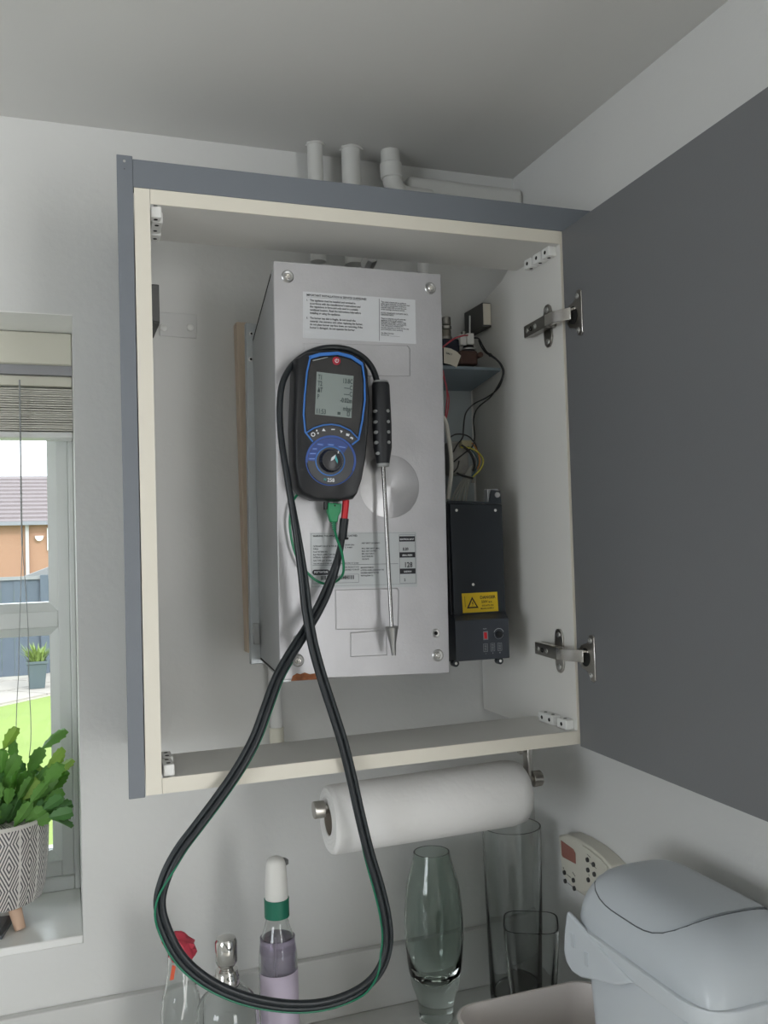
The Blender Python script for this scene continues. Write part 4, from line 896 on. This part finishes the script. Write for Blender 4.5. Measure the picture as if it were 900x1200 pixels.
# clear bottle with crumpled red top
rx = at(211, 1120, y=.17)
cb_ = thing('bottle', 'clear glass bottle with a crumpled red top and orange tag', 'bottle', (rx.x, .17, WT))
hr = at(211, 1117, y=.17).z - WT
prf = profile([(0, .024), (.006, .027), (hr - .08, .027), (hr - .045, .0215), (hr - .02, .017), (hr, .016)])
vessel(cb_, 'glass_body', G_clear, (rx.x, .17, WT + .0003), [(0, .0005)] + prf, [(h, r - .002) for h, r in reversed(prf) if h > .006] + [(.005, .0005)])
m = MB(); rings = []
for k, (py, r, ox) in enumerate(((1124, .013, .006), (1121, .0165, .005), (1112, .0175, .003), (1104, .0185, .001), (1100, .0165, -.004), (1096, .0125, -.009), (1093, .006, -.011))):
    c = at(210, py, y=.17)
    rings.append([Vector((c.x + ox + math.cos(2 * PI * q / 22) * r * (1 + .18 * math.sin(q * 2.3 + k * 1.9)), .17 + math.sin(2 * PI * q / 22) * r * (1 + .15 * math.cos(q * 1.7 + k)), c.z + .003 * math.sin(q * 1.3 + k))) for q in range(22)])
m.loft(rings); m.build('red_top', mat('red_wax', (.66, .07, .11), .55), cb_)
MB().prism([at(200, 1101, y=.158), at(194, 1103, y=.158), at(190, 1098, y=.158), at(191, 1093, y=.158), at(197, 1092, y=.158), at(206, 1098, y=.158)], (0, .01, 0)).build('red_scrap', MATS['red_wax'], cb_, bevel=.002)
MB().prism([at(202, 1131, y=.148), at(206, 1133, y=.148), at(203.5, 1148, y=.148), at(199, 1149, y=.148)], (0, .0015, 0)).build('orange_tag', mat('orange_tag', (.75, .12, .05), .5), cb_)
MB().prism([at(218, 1142, y=.136), at(220, 1142, y=.136), at(219, 1165, y=.136), at(214, 1195, y=.136), at(212, 1195, y=.136), at(217, 1165, y=.136)], (0, .0012, 0)).build('label_edge', M_white, cb_)

# ------------------------------------------------------------------ sill objects
SZ = WZ0
pcx, pcy, pr0 = -.1905, .398, .0775
pt = thing('plant_pot', 'black and white zigzag patterned plant pot on wooden legs on the windowsill', 'plant pot', (pcx, pcy, SZ))
M_pot = bpy.data.materials.new('pot_pattern'); M_pot.use_nodes = True; nt = M_pot.node_tree; bsp = nt.nodes['Principled BSDF']; bsp.inputs['Roughness'].default_value = .55
def nd(t, **kw):
    n = nt.nodes.new(t)
    for k_, v_ in kw.items(): setattr(n, k_, v_)
    return n
tc = nd('ShaderNodeTexCoord'); sx_ = nd('ShaderNodeSeparateXYZ'); nt.links.new(tc.outputs['Object'], sx_.inputs[0])
def mth(op, a, b_=None, c_=None):
    n = nd('ShaderNodeMath', operation=op)
    for i, q in enumerate((a, b_, c_)):
        if q is None: continue
        if isinstance(q, (int, float)): n.inputs[i].default_value = q
        else: nt.links.new(q, n.inputs[i])
    return n.outputs[0]
ang_ = mth('ARCTAN2', sx_.outputs[1], sx_.outputs[0])
u_ = mth('MULTIPLY', ang_, 15 / (2 * PI)); v_ = mth('MULTIPLY', sx_.outputs[2], 15.0)
tu = mth('PINGPONG', u_, .5); tv = mth('PINGPONG', mth('ADD', v_, mth('MULTIPLY', mth('FLOOR', u_), .0)), .5)
dsum = mth('ADD', mth('MULTIPLY', tu, 1.0), mth('MULTIPLY', tv, 1.0))
st = mth('FRACT', mth('MULTIPLY', dsum, 7.0))
line_ = mth('GREATER_THAN', st, .52)
# column separators
sepc = mth('LESS_THAN', mth('ABSOLUTE', mth('SUBTRACT', mth('PINGPONG', u_, .5), .48)), .03)
lv = mth('MULTIPLY', line_, mth('SUBTRACT', 1, sepc))
mixc = nd('ShaderNodeMix', data_type='RGBA'); mixc.inputs[6].default_value = (.66, .63, .60, 1); mixc.inputs[7].default_value = (.09, .085, .09, 1)
nt.links.new(lv, mixc.inputs[0]); nt.links.new(mixc.outputs[2], bsp.inputs['Base Color'])
zb, zr = SZ + .034, at(40, 968, y=pcy - .06).z
m = MB(); n = 56
rings = [[Vector((math.cos(2 * PI * k / n) * r, math.sin(2 * PI * k / n) * r, z)) for k in range(n)] for z, r in ((0, .02), (0, .060), (.003, .066), (.02, .071), (.06, .0755), (zr - zb - .002, pr0), (zr - zb, pr0 - .001))]
m.loft(rings, cap=True)
pot = m.build('pot_wall', M_pot); pot.parent = pt; pot.location = Vector((pcx, pcy, zb)) - pt.location
m = MB(); rings = [[Vector((pcx + math.cos(2 * PI * k / n) * r, pcy + math.sin(2 * PI * k / n) * r, z)) for k in range(n)] for z, r in ((zr - .001, pr0 - .0005), (zr + .003, pr0 + .0006), (zr + .005, pr0 - .001), (zr + .003, pr0 - .006), (zr - .012, pr0 - .008), (zr - .012, .01))]
m.loft(rings, cap=False).build('rim', mat('pot_rim', (.62, .60, .56), .5), pt)
MB().rev((pcx, pcy, zr - .004), (0, 0, 1), [(0, pr0 - .008), (.002, .01)], 24).build('soil', mat('soil', (.04, .03, .02), .95), pt)
for a in (-50, 70, 190):
    dx, dy = math.cos(math.radians(a)), math.sin(math.radians(a))
    MB().cyl((pcx + dx * .040, pcy + dy * .040, zb + .004), (pcx + dx * .056, pcy + dy * .056, SZ + .0005), .0100, .0078, n=16).build('leg', mat('beech_leg', (.62, .42, .30), .5), pt)
# cactus: flat toothed segments
cac = thing('christmas_cactus', 'green Christmas cactus with flat toothed segments growing in the patterned pot', 'plant', (pcx, pcy, zr))
M_leafs = [mat('cactus_green', (.17, .36, .09), .4, var=.3, vscale=30), mat('cactus_deep', (.12, .28, .09), .4, var=.3, vscale=30), mat('cactus_lime', (.32, .48, .12), .4, var=.2, vscale=30)]
for m_ in M_leafs:
    nt = m_.node_tree; pb_ = nt.nodes['Principled BSDF']; tl2 = nt.nodes.new('ShaderNodeBsdfTranslucent'); mx2 = nt.nodes.new('ShaderNodeMixShader'); mx2.inputs[0].default_value = .4
    bc_ = pb_.inputs['Base Color'].default_value; tl2.inputs[0].default_value = (min(1, bc_[0] * 1.8), min(1, bc_[1] * 1.6), bc_[2], 1)
    nt.links.new(pb_.outputs[0], mx2.inputs[1]); nt.links.new(tl2.outputs[0], mx2.inputs[2]); nt.links.new(mx2.outputs[0], nt.nodes['Material Output'].inputs[0])
tooth = [(0, .14), (.10, .30), (.22, .62), (.26, .78), (.34, .66), (.50, .92), (.55, 1.06), (.62, .86), (.76, .90), (.82, .98), (.88, .66), (.95, .62), (1.0, .52), (.97, .30)]
def segment(base_, d, side, ln, wd, curl, m_):
    d = d.normalized(); side = (side - d * side.dot(d)).normalized(); nrm = d.cross(side)
    ps = [(t, w_) for t, w_ in tooth] + [(.95, 0)] + [(t, -w_) for t, w_ in reversed(tooth)]
    pts_ = [base_ + d * (t * ln) + side * (w_ * wd) + nrm * (curl * t * t * ln + abs(w_) * wd * .25) for t, w_ in ps]
    mid = [base_ + d * (t * ln) + nrm * (curl * t * t * ln) for t, _ in tooth]
    n_ = len(tooth); th = nrm * .0011
    V, F = [], []
    L_, R_ = pts_[:n_], list(reversed(pts_[n_ + 1:]))
    for k in range(n_): V += [L_[k], mid[k], R_[k], L_[k] - th, mid[k] - th * 2, R_[k] - th]
    for k in range(n_ - 1):
        a = k * 6; b2 = a + 6
        F += [(a, a + 1, b2 + 1, b2), (a + 1, a + 2, b2 + 2, b2 + 1), (a + 3, b2 + 3, b2 + 4, a + 4), (a + 4, b2 + 4, b2 + 5, a + 5), (a, b2, b2 + 3, a + 3), (a + 2, a + 5, b2 + 5, b2 + 2)]
    F += [(0, 3, 4, 1), (1, 4, 5, 2)]; e = (n_ - 1) * 6; F += [(e, e + 1, e + 4, e + 3), (e + 1, e + 2, e + 5, e + 4)]
    MB().add(V, F).build('leaf_segment', m_, cac)
    return base_ + d * (ln * .97) + nrm * (curl * ln * .94), d + nrm * curl * 1.2
stems = []
for k in range(62):
    a = 2 * PI * k / 62 * 5 + random.uniform(-.3, .3); rad = random.uniform(.1, .85) * (pr0 - .015)
    tiltv = .25 + 1.1 * rad / pr0
    stems.append((Vector((pcx + math.cos(a) * rad, pcy + math.sin(a) * rad * .8, zr - .002)), Vector((math.cos(a) * tiltv, math.sin(a) * tiltv * .55, 1.0)), random.choice((2, 2, 3))))
stems += [(Vector((pcx + .045, pcy - .015, zr)), Vector((.9, -.2, .75)), 3), (Vector((pcx + .05, pcy - .02, zr)), Vector((1, -.3, .42)), 3), (Vector((pcx + .03, pcy - .01, zr)), Vector((.55, -.1, 1)), 3), (Vector((pcx + .055, pcy + .0, zr + .004)), Vector((1, .0, .12)), 3), (Vector((pcx - .01, pcy, zr)), Vector((.1, -.1, 1)), 4), (Vector((pcx - .03, pcy, zr)), Vector((-.15, -.2, 1)), 4), (Vector((pcx + .02, pcy, zr)), Vector((.35, -.2, 1)), 4)]
stems += [(Vector((pcx + .050, pcy - .040, zr)), Vector((1, -.45, .30)), 3), (Vector((pcx + .045, pcy - .045, zr + .004)), Vector((1, -.3, .7)), 3), (Vector((pcx + .03, pcy - .05, zr)), Vector((.7, -.4, 1)), 3), (Vector((pcx + .055, pcy - .03, zr + .006)), Vector((1, -.5, .05)), 2)]
lim_x = WX1 - .002
for (p0, d0, ns) in stems:
    p_, d_ = p0, d0.normalized(); sdv_ = Vector((random.uniform(.4, 1), random.uniform(-.5, .3), random.uniform(-.6, .2)))
    for q in range(ns):
        ln = random.uniform(.032, .044); wd = random.uniform(.0085, .0120)
        tip = p_ + d_ * ln
        if tip.x > lim_x - .006 or tip.y > .475 or tip.y < WY - .03: break
        mi = 2 if (q == ns - 1 and random.random() < .45) else (0 if random.random() < .6 else 1)
        p_, d_ = segment(p_, d_, sdv_, ln, wd, random.uniform(-.15, .25), M_leafs[mi])
        d_ = (d_.normalized() + Vector((random.uniform(-.15, .25), random.uniform(-.1, .1), -.10))).normalized(); sdv_ = sdv_ + Vector((random.uniform(-.3, .3), random.uniform(-.3, .3), random.uniform(-.3, .3)))
# dark flat object at the left edge of the sill
tb_ = thing('tablet', 'dark grey flat tablet lying on the windowsill before the pot', 'tablet', (-.2, .33, SZ))
cr = [at(0, 1074, z=SZ), at(18.5, 1076, z=SZ), at(0, 1105, z=SZ)]
e1 = cr[1]; dirv = (cr[2] - cr[1]).normalized(); 
q2 = e1 + dirv * .075; wv_ = Vector((-1, .06, 0)) * .10
base_q = [e1, q2, q2 + wv_, e1 + wv_]
MB().prism([Vector((p.x, p.y, SZ + .0002)) for p in base_q], (0, 0, .006)).build('case', mat('dark_slate', (.09, .10, .11), .4), tb_, bevel=.001)
cen = sum(base_q, Vector()) / 4
MB().prism([Vector((cen.x + (p.x - cen.x) * .86, cen.y + (p.y - cen.y) * .86, SZ + .0062)) for p in base_q], (0, 0, .0004)).build('screen', mat('slate_glass', (.16, .17, .18), .12), tb_)

# ------------------------------------------------------------------ outdoors
GZ = -1.2
gr = MB().box(-14, 8, .9, 60, GZ - .1, GZ).build('lawn', mat('lawn_grass', (0.188, 0.252, 0.060), .9, var=.14, vscale=3, bump=.6, bscale=40)); struct(gr)
pav = struct(MB().prism([(-5.7, 3.5, GZ), (1.8, 10.87, GZ), (1.8, 11.2, GZ), (-6, 11.2, GZ)], (0, 0, .012)).build('patio', mat('patio_bed', (.40, .37, .33), .9)))
M_slab = mat('paving_stone', (0.320, 0.288, 0.260), .85, var=.08, vscale=4)
e_ = Vector((.713, .701, 0)); f_ = Vector((-.701, .713, 0)); o_ = Vector((-.687, 8.446, 0))
for i in range(-7, 6):
    for j in range(0, 9):
        sz = .6; p0 = o_ + e_ * (i * sz) + f_ * (j * sz); cpt = p0 + e_ * .3 + f_ * .3
        if cpt.y > 10.15 or cpt.x > 1.2: continue
        g_ = .008
        q = [p0 + e_ * g_ + f_ * g_, p0 + e_ * (sz - g_) + f_ * g_, p0 + e_ * (sz - g_) + f_ * (sz - g_), p0 + e_ * g_ + f_ * (sz - g_)]
        MB().prism([(v.x, v.y, GZ + .012) for v in q], (0, 0, .018)).build('paving_slab', M_slab, pav)
fe = thing('garden_fence', 'blue-grey painted board fence behind the patio', 'fence', (-1, 10.6, GZ))
M_fen = mat('fence_paint', (0.084, 0.104, 0.132), .7, var=.12, vscale=10); M_fr = mat('fence_rail', (0.224, 0.228, 0.232), .7)
xx = -5.0; ft = -.005
while xx < 2.4:
    wq = .145; MB().box(xx, xx + wq - .002, 10.6 + (.008 if int(xx / .15) % 2 else 0), 10.62, GZ, ft - .03).build('board', M_fen, fe); xx += wq
MB().box(-5, 2.4, 10.58, 10.63, ft - .03, ft + .01).build('top_rail', M_fr, fe)
for x in (-4, -2.2, -.35, 1.4): MB().box(x, x + .09, 10.55, 10.6, GZ, ft + .02).build('post', M_fen, fe)
sh = thing('garden_shed', 'grey timber shed with sloping felt roof behind the fence', 'shed', (0, 12.3, GZ))
def W3(px, py, y): return at(px, py, y=y)
a, b_, c_ = W3(19, 680, 12.3), W3(58, 652, 12.3), W3(58, 662, 12.3)
rx_ = (b_.z - a.z) / (b_.x - a.x)
ex = a.x + 2.6
MB().prism([(a.x, 11.6, a.z), (ex, 11.6, a.z + rx_ * 1.3), (ex, 11.6, a.z + rx_ * 1.3 - .08), (a.x, 11.6, a.z - .08)], (0, 2.6, 0)).build('roof', mat('felt_roof', (.19, .185, .185), .9), sh)
MB().prism([(a.x - .03, 11.57, a.z + .01), (ex, 11.57, a.z + rx_ * 1.3 + .01), (ex, 11.57, a.z + rx_ * 1.3 - .12), (a.x - .03, 11.57, a.z - .11)], (0, .04, 0)).build('barge_board', mat('barge_grey', (.22, .22, .22), .8), sh)
for k in range(16):
    x = a.x + .12 + k * .15; zt_ = a.z + rx_ * min(x - a.x, 2.6) * .5 - .1
    MB().box(x, x + .142, 11.68, 11.72, GZ, zt_).build('board', mat('shed_boards', (.17, .17, .18), .8), sh)
hs_ = thing('house', 'orange brick house with grey tiled roof beyond the fence', 'house', (-1, 42, GZ))
M_brick = bpy.data.materials.new('orange_brick'); M_brick.use_nodes = True; nt = M_brick.node_tree; bb_ = nt.nodes['Principled BSDF']; bb_.inputs['Roughness'].default_value = .9
tc = nt.nodes.new('ShaderNodeTexCoord'); mp = nt.nodes.new('ShaderNodeMapping'); mp.inputs['Rotation'].default_value = (PI / 2, 0, 0)
brk = nt.nodes.new('ShaderNodeTexBrick'); brk.inputs['Scale'].default_value = 4.5; brk.inputs['Color1'].default_value = (.36, .19, .125, 1); brk.inputs['Color2'].default_value = (.34, .175, .115, 1); brk.inputs['Mortar'].default_value = (0.288, 0.208, 0.160, 1)
nt.links.new(tc.outputs['Object'], mp.inputs[0]); nt.links.new(mp.outputs[0], brk.inputs[0]); nt.links.new(brk.outputs[0], bb_.inputs['Base Color'])
ez = at(20, 612, y=40).z; rz2 = at(20, 558, y=44).z
MB().box(-14, 6, 40, 48, GZ, ez).build('wall', M_brick, hs_)
M_tile = mat('roof_tiles', (0.188, 0.156, 0.160), .85, var=.1, vscale=3)
NC = 12
for k in range(NC):
    t0, t1 = k / NC, (k + 1) / NC
    y0, y1 = 39.7 + 4.3 * t0, 39.7 + 4.3 * t1; z0, z1 = ez + (rz2 - ez) * t0, ez + (rz2 - ez) * t1
    MB().prism([(-14.3, y0, z0 + .05), (-14.3, y1 + .1, z1 + .0), (-14.3, y1 + .1, z1 - .06), (-14.3, y0, z0 - .03)], (20.6, 0, 0)).build('tile_course', M_tile, hs_)
MB().prism([(-14.3, 44, rz2), (-14.3, 48.3, ez), (-14.3, 44, ez)], (20.6, 0, 0)).build('rear_roof', M_tile, hs_)
MB().box(-14.3, 6.3, 39.55, 39.72, ez - .14, ez + .02).build('gutter', mat('gutter_grey', (.2, .2, .23), .5), hs_)
c = at(32, 640, y=39.9); MB().box(c.x - .07, c.x + .07, 39.85, 39.98, GZ, ez - .1).build('downpipe', mat('downpipe_grey', (.42, .38, .40), .6), hs_)
c = at(46, 628, y=39.9); MB().prism([(c.x + .17 * math.cos(PI + PI * k / 12), 39.85, c.z + .22 * math.sin(PI + PI * k / 12)) for k in range(13)], (0, .14, 0)).build('alarm_box', M_white, hs_)
c = at(55, 619, y=39.9); c2 = at(55, 645, y=39.9)
wf = MB().box(c.x, c.x + 1.6, 39.9, 39.99, c2.z, c.z).build('window_frame', M_white, hs_); MB().box(c.x + .15, c.x + 1.45, 39.88, 39.9, c2.z + .12, c.z - .12).build('pane', mat('dark_pane', (.1, .12, .14), .1), wf)
MB().box(-6.2, -4.6, 39.9, 39.99, -.3, .9).build('window_frame', M_white, hs_)
# garden planter
cc2 = at(44, 806, z=GZ + .03)
pt2 = thing('garden_planter', 'tall tapered slate grey planter standing on the patio', 'planter', (cc2.x, cc2.y, GZ + .03))
hp = at(44, 774, y=cc2.y).z - (GZ + .03)
def sqr(h, r): return [Vector((cc2.x + a * r, cc2.y + b2 * r, GZ + .03 + h)) for a, b2 in ((-1, -1), (1, -1), (1, 1), (-1, 1))]
MB().loft([sqr(0, .075), sqr(hp - .03, .100), sqr(hp - .03, .112), sqr(hp, .112), sqr(hp, .095), sqr(hp - .04, .09)]).build('planter_body', mat('planter_slate', (.08, .105, .115), .6), pt2, bevel=.004)
gp_ = thing('grass_plant', 'lime green tufted plant growing in the slate planter', 'plant', (cc2.x, cc2.y, GZ + .03 + hp))
m = MB()
for k in range(120):
    a = random.uniform(0, 2 * PI); rr = random.uniform(0, .07); ln = random.uniform(.12, .27); tl_ = random.uniform(.1, .75)
    p0 = Vector((cc2.x + math.cos(a) * rr, cc2.y + math.sin(a) * rr, GZ + .03 + hp - .04)); d = Vector((math.cos(a) * tl_, math.sin(a) * tl_, 1)).normalized(); s2 = Vector((-math.sin(a), math.cos(a), 0)) * .010
    p1 = p0 + d * ln * .6; p2 = p0 + d * ln + Vector((math.cos(a), math.sin(a), -.2)) * .03
    m.add([p0 - s2 * .5, p0 + s2 * .5, p1 + s2, p1 - s2, p2], [(0, 1, 2, 3), (3, 2, 4)])
m.build('blades', mat('lime_leaf', (0.192, 0.264, 0.064), .6, var=.3, vscale=10), gp_, stuff=True, smooth=False)
